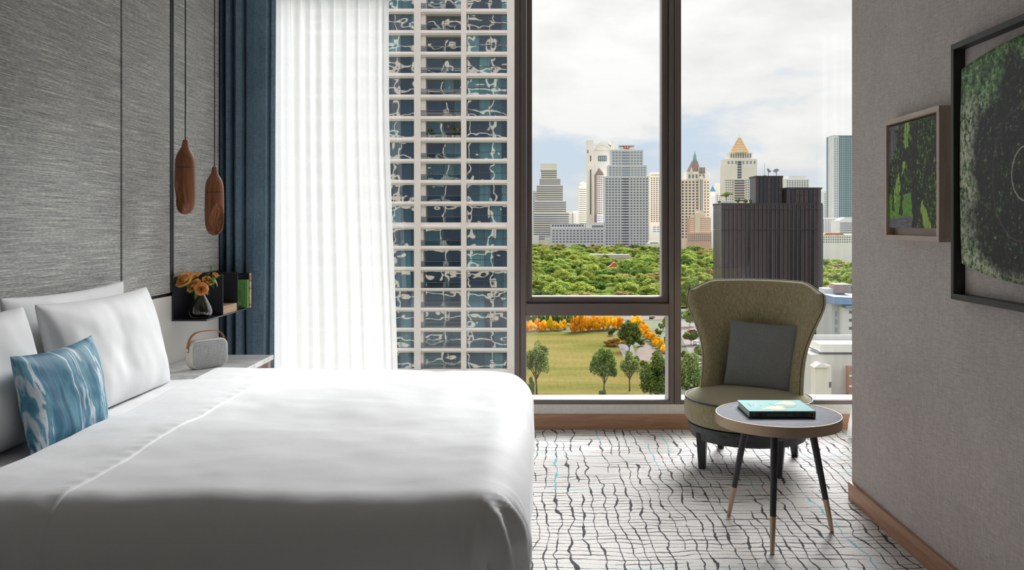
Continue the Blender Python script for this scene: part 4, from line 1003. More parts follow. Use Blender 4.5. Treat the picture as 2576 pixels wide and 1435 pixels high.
# the outside face of the building this room belongs to; the tower's panes mirror it
m, t = newmat('own_facade'); p = t.pos(); x, y, z = t.xyz(p)
gx = t.m('ABSOLUTE', t.m('SUBTRACT', t.m('FRACT', t.m('DIVIDE', x, 7.0)), 0.5)); gz = t.m('ABSOLUTE', t.m('SUBTRACT', t.m('FRACT', t.m('DIVIDE', z, 6.6)), 0.5))
ln = t.m('MAXIMUM', t.m('GREATER_THAN', gx, 0.45), t.m('GREATER_THAN', gz, 0.44))
t.pbr(t.mix(ln, S(26, 40, 54), S(206, 188, 170)), 0.5); OWNF = m
mb = MB(); mb.box(-70, -2.45, 5.55, 5.95, GZ, 75); mb.box(2.75, 70, 5.55, 5.95, GZ, 75); mb.box(-2.45, 2.75, 5.55, 5.95, GZ, -0.25); mb.box(-2.45, 2.75, 5.55, 5.95, ZC+0.2, 75)
struct(mb.build('wall_exterior', OWNF))

# ------------------------------------------------------------------ apartment tower
TWY = 130.0
BEIGE = plain('tower_concrete', (0.93, 0.85, 0.83, 1), 0.8, 0, 0.04, 0.4); BEIGE_D = BEIGE
m, t = newmat('tower_glass'); p = t.pos(); rn = t.n('ShaderNodeObjectInfo').outputs['Random']
base = t.ramp(rn, [(0.0, S(30, 38, 54)), (0.4, S(40, 56, 74)), (0.6, S(58, 92, 108)), (0.8, S(84, 134, 144)), (1.0, S(116, 170, 178))])
cur = t.noise(t.map(p, (14, 1, 0.3)), 1.0, 1.0); base = t.mix(t.m('MULTIPLY', t.lin(cur, 0.4, 0.6), 0.35), base, S(34, 48, 58))
wob = t.noise(t.map(p, (0.45, 1, 0.5)), 1.0, 1.0, 0.4)
nrm = t.bump(wob, 1.0, 0.022)
dif = t.n('ShaderNodeBsdfDiffuse', None, {0: base}).outputs[0]; gl = t.n('ShaderNodeBsdfGlossy', None, {'Color': (0.86, 0.93, 0.95, 1), 'Roughness': 0.015, 'Normal': nrm}).outputs[0]
t.out(t.n('ShaderNodeMixShader', None, {0: 0.27, 1: dif, 2: gl}).outputs[0]); TGLASS = m
MULL = plain('tower_mullion', S(92, 92, 98), 0.5); RAILG = plain('tower_rail', S(120, 112, 110), 0.5)
RAILP = glassmat('balcony_glass', (0.78, 0.82, 0.84), 0.8)
tw = thing('apartment_tower', 'tall beige apartment tower with teal glass and balconies beyond the sheer curtain', 'building', (P(1080, 560, TWY).x, TWY+9, GZ))
def tx(px): return (px-VX)/F*TWY
def tz(py): return H-(py-VY)/F*TWY
TOPS = [-20, 34, 88, 142, 196, 250, 304, 358, 411, 465, 518, 577, 630, 683, 733, 784, 835, 887, 941, 992]
WH = 42.0
ztop = tz(-80); zbot = tz(1045)
MB().box(tx(640), tx(1298), TWY+2.2, TWY+20, GZ, ztop).build('core', BEIGE_D, tw)
for a, b in ((640, 655), (752, 766), (864, 878), (1042, 1058.5), (1160, 1173.5), (1275.5, 1299)):
    MB().box(tx(a), tx(b), TWY-0.25, TWY+2.3, GZ, ztop).build('column', BEIGE, tw)
MB().box(tx(641), tx(1298), TWY+0.05, TWY+2.3, GZ, zbot).build('podium_wall', BEIGE, tw)
panes = {}
def tpane(a, b, y, zt, zb_, par):
    key = (round(tx(b)-tx(a), 3), round(zt-zb_, 2))
    if key not in panes:
        w, h = tx(b)-tx(a), zt-zb_
        o = MB().box(0, w, 0, 0.05, 0, h).build('window_pane', TGLASS, par, local=True); panes[key] = o
        o.location = Vector((tx(a), y, zb_))-par.location; return o
    return inst(panes[key], par, Vector((tx(a), y, zb_))-par.location)
for r, yt in enumerate(TOPS):
    zt, zb_ = tz(yt), tz(yt+WH); nxt = TOPS[r+1] if r+1 < len(TOPS) else yt+53
    # floor band with a projecting ledge
    mb = MB().box(tx(641), tx(1299), TWY-0.05, TWY+2.3, tz(nxt)-0.02, zb_); mb.box(tx(641), tx(1277), TWY-0.22, TWY+2.2, tz(nxt-3.4), tz(nxt-8.0)); mb.build('floor_band', BEIGE, tw)
    z_m = tz(yt+24)
    lay = 1 if r < 11 else 0
    rb = [1175, 1206, 1234, 1262, 1275] if lay else [1175, 1219, 1243, 1266, 1275]
    for a, b in zip(rb, rb[1:]): tpane(a, b-1.0, TWY+0.45, zt, zb_, tw)
    lb = [980, 1008, 1034, 1042]
    for a, b in zip(lb, lb[1:]): tpane(a, b-1.0, TWY+0.45, zt, zb_, tw)
    MB().box(tx(767), tx(980), TWY+0.45, TWY+0.5, zb_, zt).build('window_strip', TGLASS, tw)
    x0 = 1070 if lay else 1064
    mbay = [x0, x0+45, 1140, 1160] if lay else [x0, 1115, 1129, 1160]
    for a, b in zip(mbay, mbay[1:]): tpane(a, b-1.0, TWY+1.7, zt, zb_, tw)
    mb = MB()
    for q in rb[1:-1]+lb[1:-1]: mb.box(tx(q-1.0), tx(q), TWY+0.40, TWY+0.5, zb_, zt)
    mb.box(tx(1175), tx(1275), TWY+0.40, TWY+0.46, z_m-0.04, z_m+0.04)
    for q in mbay[1:-1]: mb.box(tx(q-1.2), tx(q), TWY+1.65, TWY+1.75, zb_, zt)
    mb.build('mullions', MULL, tw)
    MB().box(tx(1058), tx(x0), TWY+0.3, TWY+1.8, zb_, zt).build('balcony_side_wall', BEIGE, tw)
    rl = MB().box(tx(1058.5), tx(1160), TWY+0.10, TWY+0.13, zb_, tz(yt+28)).build('balcony_railing', RAILP, tw)
    MB().box(tx(1058.5), tx(1160), TWY+0.08, TWY+0.15, tz(yt+28.6), tz(yt+27.6)).build('handrail', RAILG, rl)

# ------------------------------------------------------------------ foliage
def leafmat(name, cols, trans=0.3):
    m, t = newmat(name); g = t.n('ShaderNodeNewGeometry'); isl = g.outputs['Random Per Island']; oi = t.n('ShaderNodeObjectInfo').outputs['Random']
    n = len(cols); c = t.ramp(isl, [(0.08+0.84*i/(n-1), q) for i, q in enumerate(cols)])
    hs = t.n('ShaderNodeHueSaturation', None, {'Hue': t.m('ADD', 0.475, t.m('MULTIPLY', oi, 0.05)), 'Saturation': 1.0, 'Value': t.m('ADD', 0.72, t.m('MULTIPLY', t.m('FRACT', t.m('MULTIPLY', oi, 7.31)), 0.6)), 'Color': c}).outputs[0]
    d = t.n('ShaderNodeBsdfDiffuse', None, {0: hs}).outputs[0]; tr = t.n('ShaderNodeBsdfTranslucent', None, {0: hs}).outputs[0]
    t.out(t.n('ShaderNodeMixShader', None, {0: trans, 1: d, 2: tr}).outputs[0]); return m
L_GREEN = leafmat('park_leaves', [S(92, 114, 46), S(136, 156, 66), S(168, 180, 88), S(200, 204, 118)])
L_DARK = leafmat('dark_leaves', [S(48, 74, 34), S(80, 108, 48), S(114, 138, 64), S(152, 166, 86)])
L_LAWN = leafmat('lawn_tree_leaves', [S(70, 96, 48), S(110, 134, 70), S(144, 160, 94), S(176, 186, 120)])
L_BROWN = leafmat('dry_leaves', [S(126, 112, 68), S(158, 138, 90), S(186, 166, 120)])
L_YEL = leafmat('golden_blossom', [S(240, 166, 20), S(255, 196, 30), S(255, 214, 60), S(240, 180, 40), S(190, 160, 50)], 0.2)
L_PINK = leafmat('rusty_grass', [S(112, 78, 30), S(150, 104, 40), S(120, 100, 56)])
BARK = plain('tree_bark', S(96, 84, 68), 0.9, 0, 0.2, 2.0); CROWN_IN = plain('crown_inner_leaves', S(138, 156, 66), 1.0); CROWN_DK = plain('crown_inner_dark_leaves', S(92, 118, 54), 1.0)
CROWN_IN2 = plain('inner_blossom', S(240, 182, 40), 1.0); CROWN_BR = plain('inner_dry_leaves', S(156, 138, 90), 1.0)
def add_leaf(vs, fs, c, n, s, rnd):
    n = n.normalized(); a = n.orthogonal().normalized(); a.rotate(Matrix.Rotation(rnd.uniform(0, 6.28), 3, n)); b = n.cross(a)
    i = len(vs); vs += [c-a*s, c-b*s*0.6, c+a*s, c+b*s*0.6]; fs.append((i, i+1, i+2, i+3))
def crown_mesh(name, seed, W, Hh, nl, ls, lumps, mat, inner, flatb=0.25, openness=0.0):
    """lumpy crown: rounded boughs of leaf blades over a leaf-coloured heart. Base at z=0, height Hh, width W"""
    rnd = random.Random(seed); vs = []; fs = []; ims = []
    blobs = []
    for k in range(lumps):
        a = rnd.uniform(0, 6.28); rr = math.sqrt(rnd.random())*0.72; hz = rnd.uniform(0.18, 1.0-0.55*rr)
        br = rnd.uniform(0.16, 0.30)*(1.15-0.4*rr); blobs.append((Vector((W/2*rr*math.cos(a), W/2*rr*math.sin(a), Hh*(flatb*0.5+hz*(0.86-flatb*0.3)))), W*br*0.62, Hh*br*0.62*1.1))
    per = max(8, nl//lumps)
    for c, bw, bh in blobs:
        for q in range(per):
            d = Vector((rnd.gauss(0, 1), rnd.gauss(0, 1), rnd.gauss(0.35, 1))).normalized(); rr = rnd.uniform(0.75, 1.06)
            pos = c+Vector((d.x*bw*rr, d.y*bw*rr, d.z*bh*rr)); nn = (d+Vector((rnd.gauss(0, .5), rnd.gauss(0, .5), rnd.gauss(0.3, .5))))
            add_leaf(vs, fs, pos, nn, ls*rnd.uniform(0.6, 1.3), rnd)
    me = bpy.data.meshes.new(name); me.from_pydata([tuple(v) for v in vs], [], fs); me.update(); me.materials.append(mat)
    im = None
    if inner:
        mb = MB()
        for c, bw, bh in blobs:
            k = 0.66-openness*0.5
            mb.lathe([(0.02*bw, -k*bh), (0.6*bw*k, -0.78*k*bh), (0.95*bw*k, -0.2*k*bh), (0.92*bw*k, 0.3*k*bh), (0.55*bw*k, 0.8*k*bh), (0.02*bw, k*bh)], 8, c)
        im = mb.mesh(name+'_heart', True); im.materials.append(inner)
    return me, im
def trunk_mesh(name, h, r, seed, spread=0.3, branches=6, crown_h=5.0):
    rnd = random.Random(seed); mb = MB(); lean = rnd.uniform(-0.05, 0.05)*h
    mb.tube([(0, 0, 0), (lean*0.3, 0, h*0.5), (lean, 0, h), (lean*1.2, 0, h+crown_h*0.55)], [r*1.25, r, r*0.8, r*0.25], 8)
    for k in range(branches):
        a = 2*math.pi*k/branches+rnd.uniform(-.4, .4); z0 = h*(0.6+0.4*rnd.random()); L = crown_h*rnd.uniform(0.45, 0.85)
        s = Vector((lean*z0/h, 0, z0)); e = s+Vector((math.cos(a)*L*spread*1.6, math.sin(a)*L*spread*1.6, L))
        mb.tube([s, s.lerp(e, 0.5)+Vector((math.cos(a), math.sin(a), 0))*L*0.08, e], [r*0.5, r*0.35, r*0.1], 6)
    me = mb.mesh(name, True); me.materials.append(BARK); return me
def mesh_part(name, me, parent, scale=(1, 1, 1), loc=(0, 0, 0), rz=0.0, kind=None):
    o = bpy.data.objects.new(name, me); C.objects.link(o); o.parent = parent; o.location = loc; o.scale = scale; o.rotation_euler = (0, 0, rz)
    if kind: o['kind'] = kind
    return o
# park canopy: unit crowns 1 wide, 1 high
VAR = [crown_mesh('canopy_foliage', 10+k, 1.0, 1.0, 1700, 0.034, 22, L_GREEN, CROWN_IN, 0.2) for k in range(5)]
VARB = [crown_mesh('dry_canopy_foliage', 30+k, 1.0, 1.0, 1200, 0.034, 20, L_BROWN, CROWN_BR, 0.2) for k in range(1)]
VARD = [crown_mesh('dark_canopy_foliage', 50+k, 1.0, 1.0, 1600, 0.034, 22, L_DARK, CROWN_DK, 0.2) for k in range(2)]
TRK = trunk_mesh('trunk', 1.0, 0.05, 3, 0.3, 5, 0.8)
rnd = random.Random(77); n_tree = 0
def park_tree(px, ytop_gz, Y, w, h, label, group, kinds):
    vs, sh = kinds; me, im = vs[rnd.randrange(len(vs))]
    x = (px-VX)/F*Y; rz = rnd.uniform(0, 6.28)
    q = thing('park_tree', label, 'tree', (x, Y, GZ), rz, group)
    th = h*0.22
    c = mesh_part('foliage', me, q, (w, w, h-th*0.8), (0, 0, th*0.8)); mesh_part('crown_heart', im, c)
    mesh_part('trunk', TRK, q, (th, th, th*1.25)); return q
Yr = 470.0
KEEP = [(1545, 834, 9), (1545, 775, 6), (1545, 720, 4), (1500, 967, 9), (1520, 967, 9), (1540, 967, 9), (1560, 967, 9), (1580, 967, 9), (1592, 967, 9), (1745, 542, 8), (1640, 1415, 14), (1655, 1415, 14)]
SPOT = []
while Yr < 1440:
    wm = (17.0 if Yr < 800 else 20.0) if Yr < 1100 else 25.0
    step = wm*0.80/Yr*F
    for lo, hi in ((1318, 1690), (1696, 1802), (2062, 2160)):
        if lo == 1696 and Yr < 640: pass
        px = lo+rnd.uniform(0, step)
        while px < hi:
            Y = Yr+rnd.uniform(-0.035, 0.035)*Yr; w = wm*rnd.uniform(0.8, 1.45); h = rnd.uniform(9.5, 15.0)*(1 if Yr > 650 else 0.85)
            u = rnd.random()
            if u < 0.08: kd, lb = (VARB, 0), 'dry brownish rounded tree in the park canopy'
            elif u < 0.26: kd, lb = (VARD, 0), 'dark green dense rounded tree in the park canopy'
            else: kd, lb = (VAR, 0), 'mid green spreading rounded tree in the park canopy'
            qx = (px-VX)/F*Y
            if any(math.hypot(qx-ax, Y-ay) < 0.45*(w+aw) for ax, ay, aw in SPOT): px += step*0.4; continue
            if any(abs((px-VX)/F*Y-(kx-VX)/F*ky) < kr+w*0.4 and abs(Y-ky) < kr+w*0.5 for kx, ky, kr in KEEP) or (lo == 2062 and Y > 915) or (lo == 1696 and Y > 1340): px += step; continue
            SPOT.append((qx, Y, w))
            wh = ('between mullion and dark block' if lo == 1696 else 'between dark block and linen wall' if lo == 2062 else 'below the stepped tower' if px < 1440 else 'below the arched tower' if px < 1522 else 'below the grey office tower')
            wh += ', just above the transom' if Y < 640 else ', at the far edge' if Y > 1050 else ''
            park_tree(px, 0, Y, w, h, {'dry': 'dry brownish park tree ', 'dar': 'dark green park tree ', 'mid': 'mid green park tree '}[lb[:3]]+wh, 'park canopy trees', kd); n_tree += 1
            px += step*rnd.uniform(0.75, 1.3)
    Yr *= 1.032
# low scrub that fills the gaps under the park trees
def scrub(u, v):
    Y = 470*(Y1/470)**v; x = ((PX0+(PX1-PX0)*u)-VX)/F*Y
    for bx0, bx1, by0, by1 in ((1526, 1564, 826, 842), (1476, 1596, 956, 978)):           # leave the park buildings clear
        if by0 < Y < by1 and (bx0-VX)/F*Y < x < (bx1-VX)/F*Y: return (x, Y, GZ-1.0)
    return (x, Y, GZ+0.9+0.7*fbm((x*0.09, Y*0.09, 0), 1.0, 2.0)+0.5*fbm((x*0.35, Y*0.35, 3), 1.0, 5.0))
m, t = newmat('scrub_green'); p = t.pos()
t.pbr(t.ramp(t.noise(t.map(p, (0.35, 0.2, 0.35)), 1.0, 5.0, 0.7), [(0.38, S(48, 62, 28)), (0.5, S(86, 104, 46)), (0.62, S(128, 136, 70))]), 1.0, 0, None, 0.0)
PX0, PX1, Y1 = 1300, 1806, 1335; mb = MB().grid(scrub, 170, 140); PX0, PX1, Y1 = 2058, 2170, 930; mb.grid(scrub, 40, 90)
sc = mb.build('undergrowth', m, smooth=True); tag(sc, 'low green undergrowth between the park trees', 'undergrowth', None, 'stuff')
# trees standing on and round the lawn
def lawn_tree(name, label, px, pyb, ptop, pw, clear, seed, mat, inner, nl=2600, ls=0.42, lumps=16, openn=0.25, group=None):
    Y = ground_y(pyb); k = Y/F; h = (pyb-ptop)*k; w = pw*k; x = (px-VX)*k; hc = h*clear
    me, im = crown_mesh(name+'_foliage', seed, w, h-hc*0.85, int(nl*2.6), ls*0.58, int(lumps*1.4), mat, inner, 0.1, openn)
    q = thing(name, label, 'tree', (x, Y, GZ), 0, group)
    c = mesh_part('foliage', me, q, loc=(0, 0, hc*0.85))
    if im: mesh_part('crown_heart', im, c)
    mesh_part('trunk', trunk_mesh('trunk', hc, h*0.014, seed, 0.26, 8, h-hc), q); return q
lawn_tree('lawn_tree', 'slim airy tree on the lawn beside the window mullion', 1350, 994, 845, 72, 0.33, 1, L_LAWN, None, 2600, 0.40, 22)
lawn_tree('lawn_tree', 'rounded dark green tree standing on the lawn left of a paler one', 1519, 992, 862, 76, 0.30, 2, L_DARK, None, 3600, 0.40, 20)
lawn_tree('lawn_tree', 'thin pale feathery tree on the lawn beside the rounded dark tree', 1584, 986, 876, 58, 0.36, 3, L_LAWN, None, 1900, 0.38, 18)
lawn_tree('street_tree', 'tall dense green tree at the golden hedge corner', 1583, 884, 802, 68, 0.14, 4, L_DARK, CROWN_DK, 3000, 0.5, 20)
lawn_tree('street_tree', 'big very dark bushy tree at the lawn edge by the street', 1652, 1012, 878, 92, 0.12, 5, L_DARK, CROWN_DK, 5200, 0.5, 30)
lawn_tree('street_tree', 'broad bright-leaved bushy tree beside the grey street', 1735, 1006, 872, 68, 0.10, 6, L_LAWN, CROWN_IN, 4200, 0.5, 26)
lawn_tree('bush', 'small round bush at the foot of a lawn tree', 1517, 1002, 978, 30, 0.05, 7, L_DARK, CROWN_DK, 700, 0.3, 8)
lawn_tree('bush', 'leafy bush at the lawn edge under the slim tree', 1330, 1004, 940, 36, 0.05, 8, L_LAWN, CROWN_IN, 1200, 0.4, 10)
lawn_tree('bush', 'green bush among the golden blossom hedge', 1540, 846, 820, 26, 0.05, 9, L_DARK, CROWN_DK, 700, 0.4, 8)
lawn_tree('bush', 'rusty ornamental grass clump by the pond', 1545, 872, 850, 60, 0.02, 10, L_PINK, CROWN_BR, 1500, 0.4, 12)
for k, (px, pb, pt, pw) in enumerate(((1727, 790, 690, 60), (1755, 800, 745, 50), (1735, 822, 772, 46), (1738, 868, 826, 44), (1768, 905, 862, 46), (1770, 980, 930, 56), (1775, 845, 800, 46), (1745, 748, 700, 60))):
    lawn_tree('roadside_tree', ('tall leafy tree on the grass strip', 'low round tree behind the street', 'dark little tree on the verge', 'small clipped tree on the traffic island', 'bushy tree by the far kerb', 'spreading tree by the near kerb', 'rounded tree between street and park', 'wide tree at the park gate')[k]+' seen beside the chair', px, pb, pt, pw, 0.22, 20+k, L_DARK if k % 3 == 0 else L_LAWN, CROWN_IN, 1500, 0.55, 14)
for k, (px, pb, pt, pw) in enumerate(((1612, 872, 846, 30), (1656, 846, 822, 22), (1668, 832, 796, 26), (1678, 872, 842, 22), (1650, 900, 880, 22), (1622, 930, 902, 30), (1600, 912, 892, 22), (1676, 815, 798, 24), (1700, 830, 800, 30), (1722, 905, 880, 24), (1728, 852, 834, 22), (1752, 1000, 962, 40))):
    lawn_tree('verge_bush', ('round bush by the pale path', 'leafy bush between path and hedge', 'upright young tree at the street corner', 'low bush under the street corner tree', 'little bush at the path bend', 'wide bush beside the dark bushy tree', 'low bush by the pond', 'small tree at the cross street', 'leafy tree behind the mullion', 'clipped bush on the street verge', 'small bush on the traffic island', 'dark bush at the near kerb')[k], px, pb, pt, pw, 0.08, 60+k, L_DARK if k % 2 else L_LAWN, CROWN_IN, 420, 0.5, 8)
# golden hedge: one bush after another
hed = []
for k in range(10): hed.append((1316+k*11.5, 836-0.4*k-3.2*(k % 2), 806+rnd.uniform(-1, 5), 20))
for k in range(13): hed.append((1444+k*9.6, 839-0.9*k-4.0*(k % 2), 797+rnd.uniform(-3, 5), 22))
for k in range(12): hed.append((1598+k*6.6, 822+k*6.0, 795+k*6.6+rnd.uniform(-2, 3), 24))
HV = [crown_mesh('golden_foliage', 80+k, 1.0, 1.0, 1100, 0.045, 14, L_YEL, CROWN_IN2, 0.15) for k in range(3)]
for k, (px, pb, pt, pw) in enumerate(hed):
    Y = ground_y(pb); s = Y/F; q = thing('flowering_bush', ('golden flowering bush in the low hedge at the back of the lawn' if k < 10 else 'tall golden flowering bush massed behind the lawn' if k < 23 else 'golden flowering bush lining the slanting path'), 'bush', ((px-VX)*s, Y, GZ), rnd.uniform(0, 6.28), ('low golden hedge', 'tall golden hedge', 'golden path hedge')[0 if k < 10 else 1 if k < 23 else 2])
    me, im = HV[k % 3]; c = mesh_part('foliage', me, q, (pw*s*1.35, pw*s*1.35, (pb-pt)*s*1.40), (0, 0, -(pb-pt)*s*0.14)); mesh_part('heart', im, c)
# dark hedge line behind the golden one
for k in range(12):
    Y = ground_y(818); s = Y/F; px = 1318+k*12; q = thing('hedge_tree', 'dark clipped tree behind the golden hedge', 'tree', ((px-VX)*s, Y, GZ), k*1.1, 'dark trees behind the golden hedge')
    me, im = VARD[k % 2]; c = mesh_part('foliage', me, q, (15*s, 15*s, 42*s), (0, 0, -5*s)); mesh_part('crown_heart', im, c)

# ------------------------------------------------------------------ far city
def cmat(name, col, var=0.04): return plain(name, col, 0.8, 0, var, 0.05)
STONE = cmat('pale_stone', (0.82, 0.76, 0.67, 1)); STONE2 = cmat('warm_stone', (0.80, 0.69, 0.57, 1)); WHITEC = cmat('white_render', (0.86, 0.84, 0.81, 1)); GREYC = cmat('grey_cladding', (0.66, 0.66, 0.70, 1))  # far wall colours slightly lightened, so distance haze is in the paint
GREYL = cmat('light_grey_cladding', (0.76, 0.76, 0.77, 1)); PINKC = cmat('salmon_render', (0.72, 0.46, 0.35, 1)); GOLDC = plain('gilded_ribs', (0.85, 0.60, 0.30, 1), 0.6, 0.0); BROWNR = cmat('brown_roof', (0.30, 0.22, 0.20, 1))
WIND = plain('far_windows_hazed', S(112, 119, 130), 0.3); WIND_D = plain('far_windows_dark_hazed', S(86, 90, 102), 0.3); WINB = plain('far_windows_blue_hazed', S(140, 152, 166), 0.3); GREENR = plain('copper_green', S(126, 170, 150), 0.7)  # window tones lightened towards blue-grey: air haze painted into the colour
TEALG = plain('teal_tower_glass', S(98, 124, 136), 0.3); TEALL = plain('teal_tower_light', S(158, 182, 188), 0.4)
class FB:
    """a far building: placed by the pixel columns it fills at a chosen distance, standing on the ground"""
    def __init__(s, name, label, Y, px, depth=30.0):
        s.Y = Y; s.d = depth; s.k = Y/F; s.q = thing(name, label, 'building', ((px-VX)*s.k, Y, GZ))
    def x(s, px): return (px-VX)*s.k
    def z(s, py): return H-(py-VY)*s.k
    def box(s, a, b, t, bt=None, mat=None, name='wall', y0=0.0, d=None, par=None):
        return MB().box(s.x(a), s.x(b), s.Y+y0, s.Y+y0+(d or s.d), GZ if bt is None else s.z(bt), s.z(t)).build(name, mat, par or s.q)
    def wins(s, a, b, t, bt, cw, rh, fw, fh, mat, y0=0.0, par=None, name='window_grid'):
        mb = MB(); nc = max(1, round((b-a)/cw)); nr = max(1, round((bt-t)/rh)); cw = (b-a)/nc; rh = (bt-t)/nr
        for i in range(nc):
            for j in range(nr):
                u0 = a+cw*(i+(1-fw)/2); w0 = t+rh*(j+(1-fh)/2)
                mb.box(s.x(u0), s.x(u0+cw*fw), s.Y+y0-0.25, s.Y+y0+0.1, s.z(w0+rh*fh), s.z(w0))
        o = mb.build(name, mat, par or s.q); o['kind'] = 'stuff'; return o
# stepped terrace block
b = FB('terrace_tower', 'stepped apartment tower of pale and dark balcony bands next to the window mullion', 1570, 1390)
steps = [(1359, 1401, 412, 424), (1361, 1401, 426, 450), (1357, 1410, 449, 466), (1350, 1416, 466, 506), (1345, 1424, 506, 535), (1343, 1431, 535, 612)]
for i, (x0, x1, a, c) in enumerate(steps):
    w = b.box(x0, x1, a, None if i == 5 else c+4, STONE, 'tier', -2.0*i, 40)
    if i: b.wins(x0+0.5, x1-0.5, a+2, min(c, 604), 90, 5.6, 1.0, 0.46, WIND, -2.0*i, w, 'balcony_bands')
b.box(1340, 1352, 480, None, GREYL, 'side_wing', 4, 30); b.wins(1341, 1351, 484, 600, 5, 6.5, 0.5, 0.6, WINB, 4)
b.box(1340, 1356, 594, None, WHITEC, 'low_wing', -12, 12); b.box(1370, 1386, 596, None, WHITEC, 'low_wing', -14, 12)
# slim balconied tower
b = FB('slim_tower', 'slim cream tower with rounded crown behind the arched one', 1660, 1466); b.box(1456, 1478, 468, None, STONE); b.wins(1457, 1477, 474, 565, 20, 5.4, 1.0, 0.35, WIND)
MB().lathe([(8.0, 0), (7.5, 4), (4, 7), (0.1, 8)], 20, (b.x(1467), b.Y+8, b.z(468))).build('crown', STONE2, b.q, auto=40)
b = FB('small_block', 'small white apartment blocks between the stepped and slim towers', 1700, 1440); b.box(1426, 1440, 533, None, WHITEC); b.box(1441, 1455, 531, None, WHITEC, 'wing'); b.wins(1427, 1454, 537, 565, 4.5, 4.5, 0.5, 0.5, WINB)
# arched postmodern tower
b = FB('arched_tower', 'tall cream postmodern tower with arched crown and square opening', 1600, 1511)
b.box(1479, 1544, 376, None, STONE, 'wall'); b.box(1476.5, 1493, 353, None, STONE, 'corner_pier', -3); b.box(1536, 1546, 356, None, STONE, 'corner_pier', -3)
cx, cr = b.x(1516), 22*b.k
poly = [(b.x(1493), b.z(378)), (b.x(1493), b.z(368))]+[(cx-cr*math.cos(a), b.z(376)+cr*0.80*math.sin(a)) for a in [math.pi*i/16 for i in range(17)]]+[(b.x(1537), b.z(368)), (b.x(1537), b.z(378))]
MB().prism(poly, 'y', b.Y-2, b.Y+14).build('arched_crown', STONE, b.q)
MB().tube([(cx-cr*0.78*math.cos(a), b.Y-2.6, b.z(378)+cr*0.62*math.sin(a)) for a in [math.pi*i/16 for i in range(17)]], 1.1, 6).build('arch_moulding', GREYL, b.q, smooth=True)
b.wins(1484, 1487, 392, 406, 3, 14, 1, 1, WIND_D, -3); b.wins(1484, 1487, 427, 540, 3, 113, 1, 1, WIND_D, -3); b.wins(1494, 1534, 384, 392, 5, 8, 0.5, 0.8, GREYL); b.wins(1495, 1534, 410, 426, 3.2, 16, 0.4, 0.95, GREYL); b.wins(1477.5, 1480, 378, 386, 2.5, 8, 1, 1, WIND_D, -3)
b.wins(1505, 1526, 392.5, 405.5, 21, 13, 1, 1, WIND_D, -1); b.wins(1506, 1525, 393.5, 404.5, 4.8, 11, 0.55, 0.9, TEALL, -1.4)
# domed tower
b = FB('domed_tower', 'narrow tower with dark pointed dome in front of the arched tower', 1556, 1508); b.box(1495, 1523, 440, None, STONE); b.box(1495, 1501, 440, None, BROWNR, 'dark_strip', -1, 2); b.wins(1502, 1520, 443, 540, 4, 5.4, 0.5, 0.55, WIND_D)
MB().prism([(b.x(1497), b.z(441)), (b.x(1501), b.z(432)), (b.x(1505), b.z(427)), (b.x(1510), b.z(427)), (b.x(1516), b.z(433)), (b.x(1519), b.z(441))], 'y', b.Y, b.Y+20).build('dome', BROWNR, b.q)
MB().lathe([(3.4, 0), (1.6, 3), (0.1, 4)], 12, (b.x(1507.5), b.Y+8, b.z(427))).build('finial', GREENR, b.q)
b.box(1501, 1520, 540, None, WHITEC, 'annex', -6, 8); b.wins(1502, 1519, 542, 558, 4, 6, 0.5, 0.6, WINB, -6)
# grey office tower with sign
b = FB('office_tower', 'broad grey stepped office tower with a red and white hexagon sign', 1500, 1575)
for i, (x0, x1, a, c) in enumerate(((1538, 1618, 377, 416), (1530, 1627, 416, 444), (1521, 1632, 444, 625))):
    w = b.box(x0, x1, a, None if i == 2 else c+3, GREYC, 'tier', -1.5*i, 38)
    b.wins(x0+1.5, x1-1.5, a+3, min(c, 618), 7.9, 6.85, 0.62, 0.55, WINB if i < 2 else WIND, -1.5*i, w)
    b.wins(1567, 1580, a+3, min(c, 618), 13, 6.85, 0.95, 0.5, WINB if i < 2 else WIND_D, -1.5*i-0.2, w, 'central_windows')
b.box(1558, 1598, 369, 378, GREYL, 'penthouse', 4, 20); b.box(1556, 1599, 364.5, 367, GREYL, 'roof_slab', 2, 24); b.box(1558, 1597, 366.5, 370, GREYC, 'penthouse_band', 6, 14)
sg = MB().box(b.x(1569.3), b.x(1583.2), b.Y+3.2, b.Y+4, b.z(374), b.z(366.4)).build('sign', plain('sign_red', S(176, 40, 44), 0.6), b.q)
mb = MB(); xa, xb, za, zb2, yy2 = b.x(1571.5), b.x(1581), b.z(372.9), b.z(367.5), b.Y+3.0
xm, zm = (xa+xb)/2, (za+zb2)/2
mb.add([(xa, yy2, za), (xm, yy2, zm), (xa, yy2, zb2)], [(0, 1, 2)]); mb.add([(xb, yy2, za), (xb, yy2, zb2), (xm, yy2, zm)], [(0, 1, 2)])
mb.build('sign_emblem', plain('sign_white', S(240, 238, 236), 0.6), sg)
pd = b.box(1385, 1521, 573, None, GREYC, 'podium', -6, 40); b.wins(1388, 1518, 577, 612, 8.5, 6.6, 0.6, 0.5, WIND, -6, pd)
b.box(1385, 1470, 563, 574, GREYC, 'podium_upper', -4, 30); b.wins(1387, 1469, 565, 571, 7, 7, 0.6, 0.75, WIND_D, -4); b.box(1473, 1520, 560, 574, GREYL, 'podium_roof', -3, 30); b.wins(1489, 1518, 567, 573, 4, 6, 0.7, 0.9, WIND_D, -3)
b.box(1524, 1630, 619, None, cmat('plum_base', (0.28, 0.18, 0.17, 1)), 'base_band', -8, 8); b.wins(1534, 1628, 620.5, 625, 8, 4.5, 0.6, 0.9, WHITEC, -8); b.box(1530, 1537, 617, None, GREYL, 'gate_pier', -10, 4)
